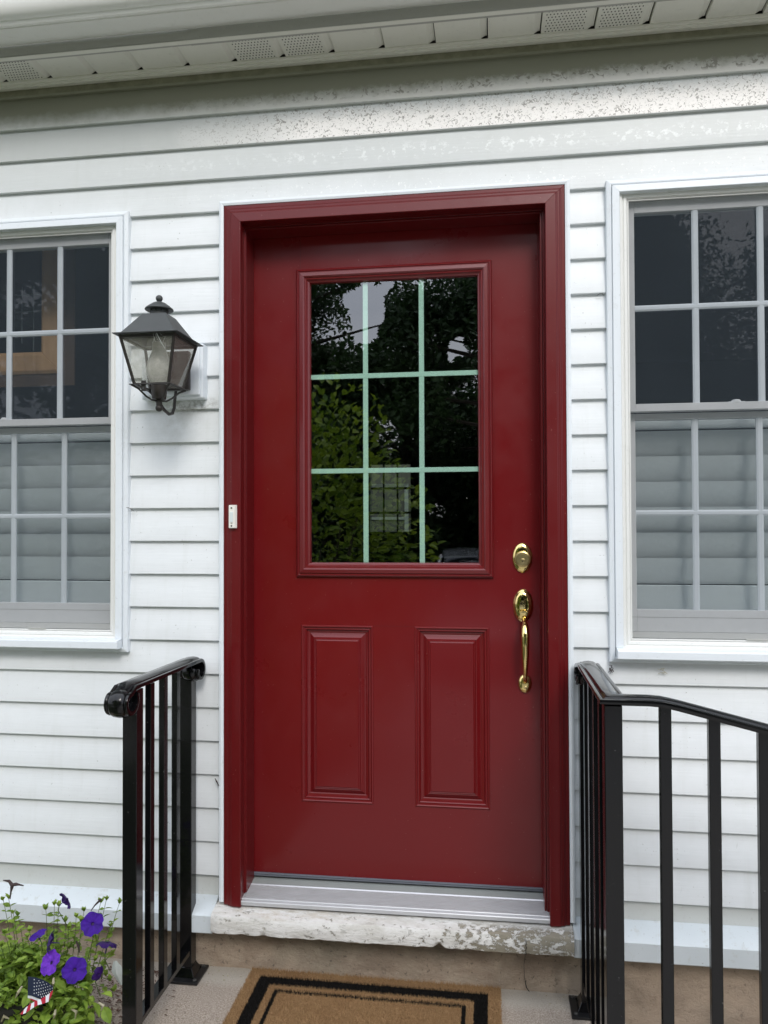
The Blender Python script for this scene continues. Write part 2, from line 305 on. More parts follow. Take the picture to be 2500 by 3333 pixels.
# ---------------------------------------------------------------- mesh helpers
class MB:
    def __init__(s): s.v = []; s.f = []; s.mi = []
    def add(s, vs, fs, mi=0):
        o = len(s.v); s.v += [tuple(p) for p in vs]; s.f += [tuple(i + o for i in f) for f in fs]; s.mi += [mi] * len(fs); return s
    def box(s, x0, x1, y0, y1, z0, z1, mi=0):
        return s.add([(x0, y0, z0), (x1, y0, z0), (x1, y1, z0), (x0, y1, z0), (x0, y0, z1), (x1, y0, z1), (x1, y1, z1), (x0, y1, z1)],
                     [(3, 2, 1, 0), (4, 5, 6, 7), (0, 1, 5, 4), (1, 2, 6, 5), (2, 3, 7, 6), (3, 0, 4, 7)], mi)
    def ext_x(s, prof, x0, x1, closed=True, tilt=0., caps=True, mi=0):
        n = len(prof)
        vs = [(x0, y, z + tilt * x0) for y, z in prof] + [(x1, y, z + tilt * x1) for y, z in prof]
        fs = [(i, (i + 1) % n, n + (i + 1) % n, n + i) for i in range(n if closed else n - 1)]
        if closed and caps: fs += [tuple(range(n))[::-1], tuple(range(n, 2 * n))]
        return s.add(vs, fs, mi)
    def frame(s, x0, x1, z0, z1, prof, sides='LTRB', endb=None, mi=0):
        """prof: list of (outward offset, y); mitred pieces round the rectangle. endb: z where the side pieces stop square at the foot."""
        n = len(prof)
        for sd_ in sides:
            if sd_ == 'L': a = [(x0 - o, y, (z0 - o) if endb is None else endb) for o, y in prof]; b = [(x0 - o, y, z1 + o) for o, y in prof]
            if sd_ == 'R': a = [(x1 + o, y, z1 + o) for o, y in prof]; b = [(x1 + o, y, (z0 - o) if endb is None else endb) for o, y in prof]
            if sd_ == 'T': a = [(x0 - o, y, z1 + o) for o, y in prof]; b = [(x1 + o, y, z1 + o) for o, y in prof]
            if sd_ == 'B': a = [(x1 + o, y, z0 - o) for o, y in prof]; b = [(x0 - o, y, z0 - o) for o, y in prof]
            s.add(a + b, [(i, (i + 1) % n, n + (i + 1) % n, n + i) for i in range(n)] + [tuple(range(n))[::-1], tuple(range(n, 2 * n))], mi)
        return s
    def lathe(s, prof, c, seg=24, ax='z', mi=0, cap=True):
        vs = []; n = len(prof)
        for r, h in prof:
            for k in range(seg):
                a = 2 * math.pi * k / seg; p = (r * math.cos(a), r * math.sin(a), h)
                if ax == 'y': p = (p[0], p[2], p[1])
                if ax == 'x': p = (p[2], p[0], p[1])
                vs.append((c[0] + p[0], c[1] + p[1], c[2] + p[2]))
        fs = [(i * seg + k, i * seg + (k + 1) % seg, (i + 1) * seg + (k + 1) % seg, (i + 1) * seg + k) for i in range(n - 1) for k in range(seg)]
        if cap: fs += [tuple(range(seg))[::-1], tuple(range((n - 1) * seg, n * seg))]
        return s.add(vs, fs, mi)
    def tube(s, path, rad, seg=8, mi=0):
        path = [Vector(p) for p in path]; n = len(path)
        rads = rad if isinstance(rad, (list, tuple)) else [rad] * n
        vs = []; u = None
        for i, p in enumerate(path):
            d = (path[min(i + 1, n - 1)] - path[max(i - 1, 0)]).normalized()
            if u is None: u = d.orthogonal().normalized()
            u = (u - d * u.dot(d)).normalized(); v = d.cross(u)
            for k in range(seg):
                a = 2 * math.pi * k / seg; vs.append(p + (u * math.cos(a) + v * math.sin(a)) * rads[i])
        fs = [(i * seg + k, i * seg + (k + 1) % seg, (i + 1) * seg + (k + 1) % seg, (i + 1) * seg + k) for i in range(n - 1) for k in range(seg)]
        fs += [tuple(range(seg))[::-1], tuple(range((n - 1) * seg, n * seg))]
        return s.add(vs, fs, mi)
    def sweep(s, sec, path, side, closed_sec=True, ups=None, mi=0):
        """sec: (a along side, b along the path's own up). side: fixed vector or one per point."""
        path = [Vector(p) for p in path]; n = len(path); m = len(sec); vs = []
        for i, p in enumerate(path):
            d = (path[min(i + 1, n - 1)] - path[max(i - 1, 0)]).normalized()
            sv = Vector(side[i] if isinstance(side, list) else side)
            u = ups[i] if ups else sv.normalized().cross(d).normalized()
            for a, b in sec: vs.append(p + sv * a + Vector(u) * b)
        fs = [(i * m + k, i * m + (k + 1) % m, (i + 1) * m + (k + 1) % m, (i + 1) * m + k) for i in range(n - 1) for k in range(m)]
        fs += [tuple(range(m))[::-1], tuple(range((n - 1) * m, n * m))]
        return s.add(vs, fs, mi)
    def build(s, name, mats, parent=None, bevel=0, seg=1, smooth=False, kind=None, label=None, cat=None, group=None, fix=True):
        me = bpy.data.meshes.new(name); me.from_pydata(s.v, [], s.f)
        if not isinstance(mats, (list, tuple)): mats = [mats]
        for m_ in mats: me.materials.append(m_)
        if len(mats) > 1: me.polygons.foreach_set('material_index', s.mi)
        if bevel or fix:
            bm = bmesh.new(); bm.from_mesh(me)
            if fix: bmesh.ops.recalc_face_normals(bm, faces=bm.faces)
            if bevel:
                es = [e for e in bm.edges if e.is_manifold and e.calc_face_angle(0) > .5]
                bmesh.ops.bevel(bm, geom=es, offset=bevel, segments=seg, affect='EDGES', profile=.5, clamp_overlap=True)
            bm.to_mesh(me); bm.free()
        if smooth:
            me.polygons.foreach_set('use_smooth', [True] * len(me.polygons))
            try: me.set_sharp_from_angle(angle=R(38))
            except Exception: pass
        me.update()
        o = bpy.data.objects.new(name, me); COL.objects.link(o)
        if parent is not None: o.parent = parent
        tag(o, label, cat, group, kind); return o

def tag(o, label=None, cat=None, group=None, kind=None):
    for k, v in (('label', label), ('category', cat), ('group', group), ('kind', kind)):
        if v: o[k] = v
def thing(name, label, cat, group=None, kind=None):
    o = bpy.data.objects.new(name, None); COL.objects.link(o); o.empty_display_size = .1; tag(o, label, cat, group, kind); return o
def shared(name, mesh, parent, loc=(0, 0, 0), rot=None, scale=1):
    o = bpy.data.objects.new(name, mesh); COL.objects.link(o); o.parent = parent; o.location = loc
    if rot is not None: o.rotation_euler = rot
    o.scale = scale if isinstance(scale, tuple) else (scale,) * 3
    return o
def at_depth(p, y):
    p = Vector(p); return CAM + (p - CAM) * ((y - CAM.y) / (p.y - CAM.y))

# ================================================================ THE SETTING
XL, XR = -2.4, 3.3
S = .1016
# ---- ground; unseen driveway and path laid wide and pale for bounce light
MB().add([(-80, -120, -.42), (80, -120, -.42), (80, 80, -.42), (-80, 80, -.42)], [(0, 1, 2, 3)]).build('lawn', M_LAWN, kind='structure')
MB().add([(-5, -8.5, -.412), (9, -8.5, -.412), (9, -3.9, -.412), (-5, -3.9, -.412)], [(0, 1, 2, 3)]).build('unseen_driveway', M_BOUNCE_DRIVE, kind='structure')
MB().box(-.3, 4.2, -3.9, -.93, -.5, -.40).build('path', M_BOUNCE_PATH, kind='structure', bevel=.01)
# ---- landing with its steps
land = thing('landing', 'rough concrete landing in front of the red door', 'landing', kind='structure')
b = MB(); nx, ny = 60, 30
LX0, LX1, LY0, LY1 = -.95, 1.168, -.62, .03
vs = []
for j in range(ny + 1):
    for i in range(nx + 1):
        x = LX0 + (LX1 - LX0) * i / nx; y = LY0 + (LY1 - LY0) * j / ny
        vs.append((x, y, (noise.noise(Vector((x * 9, y * 9, 0))) * .0022 if 0 < i < nx and 0 < j < ny else 0)))
b.add(vs, [(j * (nx + 1) + i, j * (nx + 1) + i + 1, (j + 1) * (nx + 1) + i + 1, (j + 1) * (nx + 1) + i) for j in range(ny) for i in range(nx)])
b.build('landing_top', M_LAND, land, smooth=True, fix=False)
MB().box(LX0 + .002, LX1 - .002, LY0 + .002, LY1, -.45, -.004).build('landing_block', M_LAND, land, bevel=.008)
MB().box(LX1, LX1 + .30, -.62, .019, -.45, -.17).build('step', M_LAND, land, bevel=.01)
MB().box(LX1 + .30, LX1 + .60, -.62, .018, -.45, -.30).build('step', M_LAND, land, bevel=.01)
MB().box(.15, .90, -.92, -.621, -.45, -.16).build('step', M_LAND, land, bevel=.01)
# thin crack lines where slab meets the wall
# ---- the house wall
wall = thing('house_wall', 'white vinyl lap sided house wall around a red front door', 'wall')
fo = MB(); nx = 130; vs = []
for j in range(9):
    for i in range(nx + 1):
        x = XL + (XR - XL) * i / nx; z = -.45 + .64 * j / 8
        vs.append((x, .020 + noise.noise(Vector((x * 6, z * 14, 3))) * .004, z))
fo.add(vs, [(j * (nx + 1) + i, j * (nx + 1) + i + 1, (j + 1) * (nx + 1) + i + 1, (j + 1) * (nx + 1) + i) for j in range(8) for i in range(nx)])
fo.build('foundation', M_FOUND, wall, smooth=True, fix=False)
# crack in the foundation below the sill's right end
cx = [(.905, .145), (.906, .10), (.9025, .075), (.904, .04), (.909, .012), (.917, .001)]
cr_ = MB(); cr_.add([p for i, (x, z) in enumerate(cx) for p in ((x - .0005 - .0008 * (i > 3), .0155, z), (x + .0005 + .0012 * (i > 3), .0155, z))],
                    [(2 * i, 2 * i + 1, 2 * i + 3, 2 * i + 2) for i in range(len(cx) - 1)])
cr_.build('foundation_crack', M_HOLE, wall, fix=False)
# sheathing with openings (door, two windows)
DOOR = (.030, 1.005, .225, 2.30); LWO = (-1.100, -.352, 1.01, 2.282); RWO = (1.200, 1.948, 1.01, 2.282)
sh = MB(); xs = sorted([XL, XR] + [v for o in (DOOR, LWO, RWO) for v in o[:2]])
for a, c in zip(xs, xs[1:]):
    mid = (a + c) / 2; spans = [(.15, 2.80)]
    for o in (DOOR, LWO, RWO):
        if o[0] < mid < o[1]: spans = [(.15, o[2]), (o[3], 2.80)]
    for z0, z1 in spans: sh.box(a, c, .021, .135, z0, z1)
sh.build('sheathing', M_BOARD, wall)
# siding courses; each piece of a course is its own board
def course(x0, x1, z, dy=0., h=S, thin=False):
    prof = [(.0150, z + .0005), (.0015, z), (.0002, z + .0010), (.0, z + .004), (.0052, z + h * .5), (.0128, z + h + .004), (.0160, z + h + .004)]
    return MB().ext_x([(y + dy, zz) for y, zz in prof], x0, x1)
cuts = [(-.0053, 1.0455, .10, 2.336), (-1.151, -.298, .957, 2.33), (1.147, 2.00, .957, 2.33)]
for j in range(-10, 15):
    z = 1.30 + S * j; h = S if j < 14 else .045
    segs = [(XL, XR)]
    for a, c, z0, z1 in cuts:
        if min(z + h, z1) - max(z, z0) > .05:
            segs = [q for s0, s1 in segs for q in ((s0, min(s1, a)), (max(s0, c), s1)) if q[1] - q[0] > .001]
    if j in (11, 10): segs = [(XL, .7874), (.7862, XR)]
    if j in (13, 12, 14): segs = [(XL, -1.3), (-1.302, XR)]
    if -5 <= j <= 2: segs = segs
    for k, (a, c) in enumerate(segs):
        jit = random.uniform(-.0004, .0004)
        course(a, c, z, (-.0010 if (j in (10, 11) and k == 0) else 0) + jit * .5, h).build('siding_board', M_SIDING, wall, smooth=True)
for a, c in ((XL, -.0053), (1.0455, XR)):
    MB().box(a, c, .0145, .0205, .17, .290).build('starter_strip', trimmat('starter_strip_grey', (.60, .62, .60), .3) if a == XL else bpy.data.materials['starter_strip_grey'], wall)
# drip cap at the foot of the siding
for a, c in ((XL, -.0125), (1.0385, XR)):
    tl = .0062
    MB().ext_x([(.0140, .2195), (.004, .2185), (-.046, .1905), (-.050, .1865), (-.050, .137), (-.046, .133), (.019, .133)], a, c, tilt=tl).build('drip_cap', M_CAP, wall, smooth=True)
# wall-side trim under the soffit
MB().ext_x([(.012, 2.7525), (-.006, 2.7525), (-.006, 2.7555), (-.012, 2.7565), (-.012, 2.7600), (-.021, 2.7612), (-.021, 2.7655), (.012, 2.7655)], XL, XR).build('soffit_trim', M_SOFFIT, wall)

# ---- eave: soffit panels, fascia, roof
eave = thing('roof_eave', 'narrow white soffit and weathered fascia above the siding', 'eave')
SZ = 2.766; P0 = -.702 - .1516 * 11; PW = .1516
n = 0; x = P0
while x < XR:
    idx = round((x + .702) / PW)
    perf = idx % 6 in (5, 0)
    a, c = x + .0015, x + PW - .0015
    g = .019                                   # V groove at the panel's right edge
    prof = [(a, SZ), (c - g, SZ), (c - g * .30, SZ + .009), (c, SZ + .009), (c, SZ + .013), (a, SZ + .013)]
    bm_ = MB(); n_ = len(prof)
    bm_.add([(px, -.1385, pz) for px, pz in prof] + [(px, -.018, pz) for px, pz in prof],
            [(i, (i + 1) % n_, n_ + (i + 1) % n_, n_ + i) for i in range(n_)] + [tuple(range(n_))[::-1], tuple(range(n_, 2 * n_))])
    bm_.build('soffit_panel', M_SOFFIT, eave, bevel=.0008)
    if perf and -1.2 < x < 2.4:
        hb = MB()
        for ii in range(12):
            for jj in range(9):
                hx_ = a + .012 + ii * .0097 + (jj % 2) * .0049; hy_ = -.028 - jj * .0122
                if hx_ > c - g - .010: continue
                r_ = .0020
                hb.add([(hx_ + r_ * math.cos(k * math.pi / 3), hy_ + 1.5 * r_ * math.sin(k * math.pi / 3), SZ - .0006) for k in range(6)], [tuple(range(6))])
        hb.build('vent_holes', M_HOLE, eave, kind='stuff', fix=False)
    x += PW
MB().ext_x([(-.118, 2.7630), (-.145, 2.7625), (-.1462, 2.7640), (-.1462, 2.815), (-.140, 2.815), (-.140, 2.7655), (-.118, 2.7655)], XL, -.005 - .043).build('fascia', M_FASCIA, eave)
MB().ext_x([(-.118, 2.7618), (-.146, 2.7613), (-.1474, 2.7640), (-.1474, 2.815), (-.141, 2.815), (-.141, 2.7650), (-.118, 2.7650)], -.050, XR).build('fascia', M_FASCIA, eave)
MB().box(XL, XR, -.1455, -.1290, 2.7596, 2.7611).build('fascia_flange', M_SOFFIT, eave, bevel=.0004)
# unseen roof slab, added to block the sky above the room
MB().ext_x([(-.17, 2.905), (-.145, 2.82), (5.6, 4.6), (5.6, 4.8)], XL - .4, XR + .4).build('added_roof_slab', M_ADDED_ROOF, eave)
MB().box(XL - .4, XR + .4, -.139, 5.4, 2.80, 2.818).build('added_ceiling_board', M_BOARD, eave)
gut = thing('rain_gutter', 'white metal rain gutter along the eave edge', 'gutter')
gp = [(-.149, 2.795), (-.149, 2.792), (-.226, 2.790), (-.2275, 2.7935), (-.2305, 2.7935), (-.232, 2.790), (-.240, 2.790), (-.243, 2.794), (-.246, 2.800)]
gp += [(-.246 - .030 * math.sin(a * math.pi / 2 / 8), 2.800 + .050 * (1 - math.cos(a * math.pi / 2 / 8))) for a in range(1, 9)]
gp += [(-.276, 2.862), (-.270, 2.874), (-.262, 2.876), (-.262, 2.870), (-.268, 2.862), (-.268, 2.85), (-.24, 2.80), (-.152, 2.80)]
MB().ext_x(gp, XL - .1, XR + .1).build('trough', M_GUTTER, gut, smooth=True)

# ---- room behind the windows
room = thing('room_interior', 'dim room seen through the windows and door glass', 'room', kind='structure')
rm = MB(); ry = 4.6
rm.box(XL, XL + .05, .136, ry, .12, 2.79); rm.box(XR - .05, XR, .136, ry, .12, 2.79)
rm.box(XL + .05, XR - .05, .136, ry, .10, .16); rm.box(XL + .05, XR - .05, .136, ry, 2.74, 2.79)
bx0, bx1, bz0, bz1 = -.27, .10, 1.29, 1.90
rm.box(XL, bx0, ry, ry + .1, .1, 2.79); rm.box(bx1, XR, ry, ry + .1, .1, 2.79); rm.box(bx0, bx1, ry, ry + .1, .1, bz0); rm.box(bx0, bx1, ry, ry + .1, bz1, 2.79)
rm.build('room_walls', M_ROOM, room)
bw = thing('back_window', 'small far window with black bars seen through the door glass', 'window')
g = MB(); g.box(bx0 + .12, bx0 + .135, ry - .01, ry + .02, bz0, bz1); g.box(bx0 + .245, bx0 + .26, ry - .01, ry + .02, bz0, bz1)
for zz in (1.45, 1.67): g.box(bx0, bx1, ry - .011, ry + .021, zz, zz + .02)
g.build('black_bars', M_BLACK2, bw)
nw = thing('neighbouring_wall', 'tan brick wall with a white window beyond the back window', 'wall')
MB().box(-4, 3, 9, 9.2, -.42, 5).build('wall', M_TANW, nw)
MB().frame(-1.05, -.45, 1.0, 1.9, [(0, 8.99), (.06, 8.97), (.06, 8.999), (0, 8.999)]).box(-1.05, -.45, 8.985, 8.999, 1.43, 1.47).build('window_frame', simple('shaded_frame', (.22, .22, .20), .6), nw)

# ================================================================ DOOR FRAME, DOOR
df_ = thing('door_frame', 'dark red moulded casing around the front door with white edging', 'door frame')
CX0, CX1, CZ1 = .0700, .9745, 2.2665           # inner edges of the casing
cp = [(0, -.030), (.0015, -.0315), (.030, -.0285), (.031, -.0265), (.034, -.0265), (.035, -.0245), (.041, -.0240), (.042, -.0215), (.045, -.0215),
      (.046, -.0195), (.0555, -.0190), (.0565, -.017), (.0565, .012), (0, .012)]
for sd_, nm in (('L', 'side_casing'), ('T', 'head_casing'), ('R', 'side_casing')):
    MB().frame(CX0, CX1, 0, CZ1, cp, sd_, endb=.209 if sd_ == 'L' else .2145).build(nm, M_REDT, df_, bevel=.0006)
jp = [(.0570, -.0195), (.0640, -.0215), (.0710, -.0195), (.0720, -.006), (.0720, .012), (.0570, .012)]
for sd_ in 'LTR':
    MB().frame(CX0, CX1, 0, CZ1, jp, sd_, endb=.216 if sd_ == 'L' else .2225).build('white_edging', M_TRIM, df_, bevel=.0005)
# jamb: small reveal behind the casing, then a stop strip, then the jamb face back to the slab
jm = [(-.001, .000), (.004, -.003), (.004, .130), (-.001, .130)]
for sd_ in 'LTR':
    MB().frame(CX0 + .003, CX1 - .006, 0, CZ1 - .006, [(0, .002), (.010, .002), (.010, .13), (0, .13)], sd_, endb=.236).build('jamb', M_REDT, df_, bevel=.0007)
    MB().frame(CX0 + .0065, CX1 - .0125, 0, CZ1 - .0125, [(0, .0045), (.0055, .0045), (.0055, .082), (0, .082)], sd_, endb=.2375).build('door_stop', M_REDT, df_, bevel=.0007)
# threshold
TL_ = .0065
thr = thing('door_threshold', 'ribbed aluminium threshold under the red door', 'threshold')
pr_ = [(.052, .215), (-.0245, .212), (-.0255, .2135), (-.0255, .2225), (-.0240, .2250), (-.0205, .2262), (-.0190, .2248), (-.0175, .2248), (-.0165, .2275)]
y = -.0160; nr = 11
for i in range(nr):
    z = .2285 + .0125 * i / nr
    pr_ += [(y + .0008, z + .0012), (y + .0032, z + .0016), (y + .0036, z - .0012), (y + .0056, z - .0012)]; y += .0058
pr_ += [(.052, .2425)]
MB().ext_x(pr_, CX0 - .008, CX1 + .001, tilt=TL_).build('ribbed_plate', M_ALU, thr)
MB().ext_x([(.0521, .216), (.0521, .2415), (.078, .2462), (.095, .2462), (.095, .216)], CX0 - .004, CX1, tilt=TL_).build('flat_plate', M_ALUF, thr)
# sill of painted concrete
si = MB(); nx = 220; prof0 = [(.012, .206), (-.020, .2050), (-.052, .2000), (-.064, .1955), (-.069, .185), (-.070, .165), (-.068, .148), (-.060, .1435), (.0, .1435), (.012, .146)]
vs = []; sx0, sx1 = -.0120, 1.0370
for i in range(nx + 1):
    x = sx0 + (sx1 - sx0) * i / nx
    xx = x
    for k, (y, z) in enumerate(prof0):
        q = noise.noise(Vector((x * 22, y * 40, z * 50))) * .0022 + noise.noise(Vector((x * 90, y * 120, z * 120))) * .0010
        chip = 0
        if k in (5, 6, 7):
            c_ = math.exp(-((x - .664) / .014) ** 2) * .011 + max(0, noise.noise(Vector((x * 30, 2, 5)))) * .003; chip = c_
        yy = y + (q if k > 0 else 0) + (chip * .5 if k in (6, 7) else 0); zz = z + q * .8 + .0065 * x + (chip if k in (6, 7) else chip * .3)
        if k in (2, 3, 4, 5, 6, 7) and x < .01: yy += (.01 - x) * .35
        vs.append((xx, yy, zz))
m_ = len(prof0)
si.add(vs, [(i * m_ + k, i * m_ + (k + 1) % m_, (i + 1) * m_ + (k + 1) % m_, (i + 1) * m_ + k) for i in range(nx) for k in range(m_)] + [tuple(range(m_))[::-1], tuple(range(nx * m_, nx * m_ + m_))])
sill = si.build('door_sill', M_SILL, None, smooth=True, label='chipped white painted concrete sill below the red door', cat='sill')
# caulk and crack on the sill
ck = MB(); ck.tube([(.9055 + noise.noise(Vector((i * .9, 0, 0))) * .003, -.0712 + .0004 * abs(i - 5), .1450 + .0062 + i * .0052) for i in range(9)], .0008, 5)
ck.build('sill_crack', M_HOLE, sill)

door = thing('front_door', 'dark red panelled front door with nine pane window', 'door')
DY = .085; SX0, SX1, SZ0, SZ1 = .060, .972, .2655, 2.285
PAN = [(.2285, .4545, .4905, 1.0370), (.5830, .8085, .4905, 1.0370)]
LF = (.2150, .8225, 1.1875, 2.1490)
# slab with openings for the panels and the glazing
xs = sorted({SX0, SX1, *[v for p in PAN for v in p[:2]], LF[0] + .02, LF[1] - .02}); zs = sorted({SZ0, SZ1, .4905, 1.0370, LF[2] + .02, LF[3] - .02})
sl = MB()
xe = [SX0, PAN[0][0], LF[0] + .02, PAN[0][1], PAN[1][0], LF[1] - .02, PAN[1][1], SX1]
xe = sorted(xe)
for a, c in zip(xe, xe[1:]):
    for z0, z1 in zip(zs, zs[1:]):
        mx_, mz_ = (a + c) / 2, (z0 + z1) / 2
        if any(p[0] < mx_ < p[1] and p[2] < mz_ < p[3] for p in PAN): continue
        if LF[0] + .02 < mx_ < LF[1] - .02 and LF[2] + .02 < mz_ < LF[3] - .02: continue
        sl.add([(a, DY, z0), (c, DY, z0), (c, DY, z1), (a, DY, z1)], [(0, 1, 2, 3)])
sl.add([(SX0, DY, SZ0), (SX1, DY, SZ0), (SX1, DY + .044, SZ0), (SX0, DY + .044, SZ0)], [(0, 1, 2, 3)])
sl.build('door_slab', M_RED, door, fix=False)
# faint seams of the skin
sm_ = MB(); sm_.box(.2265, .2272, DY - .0005, DY + .001, LF[3], 2.262); sm_.box(PAN[0][1], PAN[1][0], DY - .0005, DY + .001, 1.0362, 1.0369)
sm_.build('skin_seam', simple('seam_dark_red', (.05, .004, .005), .6), door)
# embossed raised panels: nested moulding steps
def ringpanel(x0, x1, z0, z1, steps):
    b_ = MB(); rings = [(x0 + o, x1 - o, z0 + o, z1 - o, y) for o, y in steps]
    vs = []
    for a, c, d, e, y in rings: vs += [(a, y, d), (c, y, d), (c, y, e), (a, y, e)]
    fs = []
    for i in range(len(rings) - 1):
        for k in range(4): fs.append((4 * i + k, 4 * i + (k + 1) % 4, 4 * (i + 1) + (k + 1) % 4, 4 * (i + 1) + k))
    l = 4 * (len(rings) - 1); fs.append((l, l + 1, l + 2, l + 3))
    return b_.add(vs, fs)
ST = [(0, 0), (.0012, -.0022), (.0040, -.0030), (.0065, -.0016), (.0080, .0016), (.0100, .0020), (.0130, .0012), (.0155, .0040), (.0170, .0085), (.0215, .0098), (.0232, .0104),
      (.0255, .0116), (.0285, .0104), (.0380, .0040), (.0400, .0036), (.0412, .0042), (.0430, .0018), (.0445, .0014), (.0457, .0020), (.0485, -.0002)]
for p in PAN:
    ringpanel(*p, [(o, DY + y) for o, y in ST]).build('raised_panel', M_RED, door, fix=False)
# glazing frame (wood grain moulding), glass, grille
lfp = [(0, DY + .001), (0, DY - .0075), (-.0015, DY - .0095), (-.0060, DY - .0110), (-.0085, DY - .0085), (-.0105, DY - .0085), (-.0125, DY - .0125), (-.0230, DY - .0150), (-.0270, DY - .0125),
       (-.0285, DY - .0095), (-.0330, DY - .0090), (-.0350, DY - .0055), (-.0415, DY - .002), (-.0440, DY + .004), (-.0440, DY + .012), (-.02, DY + .012)]
for sd_ in 'LTRB':
    MB().frame(*LF, lfp, sd_).build('glazing_moulding', M_REDG, door, smooth=True)
GX0, GX1, GZ0, GZ1 = LF[0] + .040, LF[1] - .040, LF[2] + .038, LF[3] - .036
MB().add([(GX0, DY + .0085, GZ0), (GX1, DY + .0085, GZ0), (GX1, DY + .0085, GZ1), (GX0, DY + .0085, GZ1)], [(0, 1, 2, 3)]).build('glass', M_GLASS, door, fix=False)
gy0, gy1 = DY + .0105, DY + .0150
for a in (.4235, .5985): MB().box(a, a + .0158, gy0, gy1, GZ0, GZ1).build('grille_bar', M_GRILLE, door, bevel=.0006)
for a in (1.8045, 1.5090): MB().box(GX0, GX1, gy0 - .0006, gy1 + .0006, a, a + .0150).build('grille_bar', M_GRILLE, door, bevel=.0006)
# bottom sweep
MB().ext_x([(DY + .001, .2640), (DY - .0035, .2632), (DY - .0045, .2600), (DY - .001, .2590), (DY - .004, .2565), (DY - .0035, .2535), (DY + .010, .2525), (DY + .01, .264)], SX0 + .01, SX1 - .006, tilt=.0048).build('door_sweep', M_VINYLG, door)
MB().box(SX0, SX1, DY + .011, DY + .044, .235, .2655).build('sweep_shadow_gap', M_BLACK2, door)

# deadbolt
def oval(bm_, cx_, cz_, rx, rz, prof, seg=40):
    """prof: (scale 0..1, y). An oval dish facing -y."""
    vs = []
    for s_, y in prof:
        for k in range(seg):
            a = 2 * math.pi * k / seg; vs.append((cx_ + rx * s_ * math.cos(a), y, cz_ + rz * s_ * math.sin(a)))
    n_ = len(prof)
    fs = [(i * seg + k, i * seg + (k + 1) % seg, (i + 1) * seg + (k + 1) % seg, (i + 1) * seg + k) for i in range(n_ - 1) for k in range(seg)]
    fs.append(tuple(range((n_ - 1) * seg, n_ * seg))); return bm_.add(vs, fs)
db = oval(MB(), .9088, 1.2472, .0300, .0450, [(1, DY), (1, DY - .002), (.96, DY - .0042), (.86, DY - .0068), (.70, DY - .0088), (.5, DY - .0095)]).build('deadbolt', M_BRASS, door, smooth=True)
oval(MB(), .9088, 1.2440, .0245, .0245, [(1, DY - .006), (.98, DY - .014), (.93, DY - .0165), (.80, DY - .0175), (.78, DY - .0160), (.74, DY - .0160), (.72, DY - .0178), (.40, DY - .0185)]).build('lock_collar', M_BRASS2, db, smooth=True)
oval(MB(), .9088, 1.2385, .0078, .0078, [(1, DY - .0172), (1, DY - .0200), (.8, DY - .0205)]).build('lock_cylinder', M_BRASS2, db, smooth=True)
kh = MB(); oval(kh, .9088, 1.2390, .0016, .0016, [(1, DY - .0207), (.9, DY - .0208)], 10); kh.box(.9082, .9094, DY - .0209, DY - .0206, 1.2345, 1.2400); kh.build('keyhole', M_HOLE, db)
# handle set
hs = oval(MB(), .9100, 1.1040, .0300, .0500, [(1, DY), (1, DY - .0025), (.97, DY - .0050), (.92, DY - .0062), (.86, DY - .0100), (.76, DY - .0130), (.6, DY - .0150), (.35, DY - .0160)]).build('handle_rose', M_BRASS, door, smooth=True)
# thumb piece: small tongue curving out
tp = MB(); path = [(.9112, DY - .010, 1.0870), (.9112, DY - .022, 1.0900), (.9112, DY - .032, 1.0915), (.9112, DY - .042, 1.0895)]
sec = []; vs = []; 
for i, (x, y, z) in enumerate(path):
    wd = (.0045, .007, .0135, .0110)[i]; th = .0026
    for k in range(12):
        a = 2 * math.pi * k / 12; vs.append((x + wd * math.cos(a), y, z + th * math.sin(a)))
tp.add(vs, [(i * 12 + k, i * 12 + (k + 1) % 12, (i + 1) * 12 + (k + 1) % 12, (i + 1) * 12 + k) for i in range(3) for k in range(12)] + [tuple(range(12))[::-1], tuple(range(36, 48))])
tp.build('thumb_piece', M_BRASS, hs, smooth=True)
gr_ = MB(); pts = [(1.0700, -.010), (1.0640, -.026), (1.0560, -.040), (1.0450, -.050), (1.0250, -.058), (.995, -.060), (.960, -.0575), (.930, -.0515), (.905, -.042), (.893, -.032), (.886, -.022), (.880, -.010)]
rd = [.0080, .0075, .0082, .0110, .0125, .0120, .0105, .0085, .0065, .0060, .0065, .0075]
P_ = []; RR = []
for i in range(len(pts) - 1):
    for q in range(4):
        f_ = q / 4; P_.append((.9125 + .001 * i / 11, DY + pts[i][1] * (1 - f_) + pts[i + 1][1] * f_, pts[i][0] * (1 - f_) + pts[i + 1][0] * f_)); RR.append(rd[i] * (1 - f_) + rd[i + 1] * f_)
P_.append((.9135, DY + pts[-1][1], pts[-1][0])); RR.append(rd[-1])
gr_.tube(P_, RR, 10); gr_.build('grip', M_BRASS, hs, smooth=True)
lr = oval(MB(), .9140, .8720, .0205, .0285, [(1, DY), (1, DY - .0025), (.95, DY - .0048), (.8, DY - .0085), (.55, DY - .0105), (.3, DY - .0110)]).build('lower_rose', M_BRASS, door, smooth=True)
oval(MB(), .9150, .8610, .0042, .0042, [(1, DY - .0095), (.95, DY - .0125), (.5, DY - .0135)], 16).build('screw', M_BRASS2, lr, smooth=True)

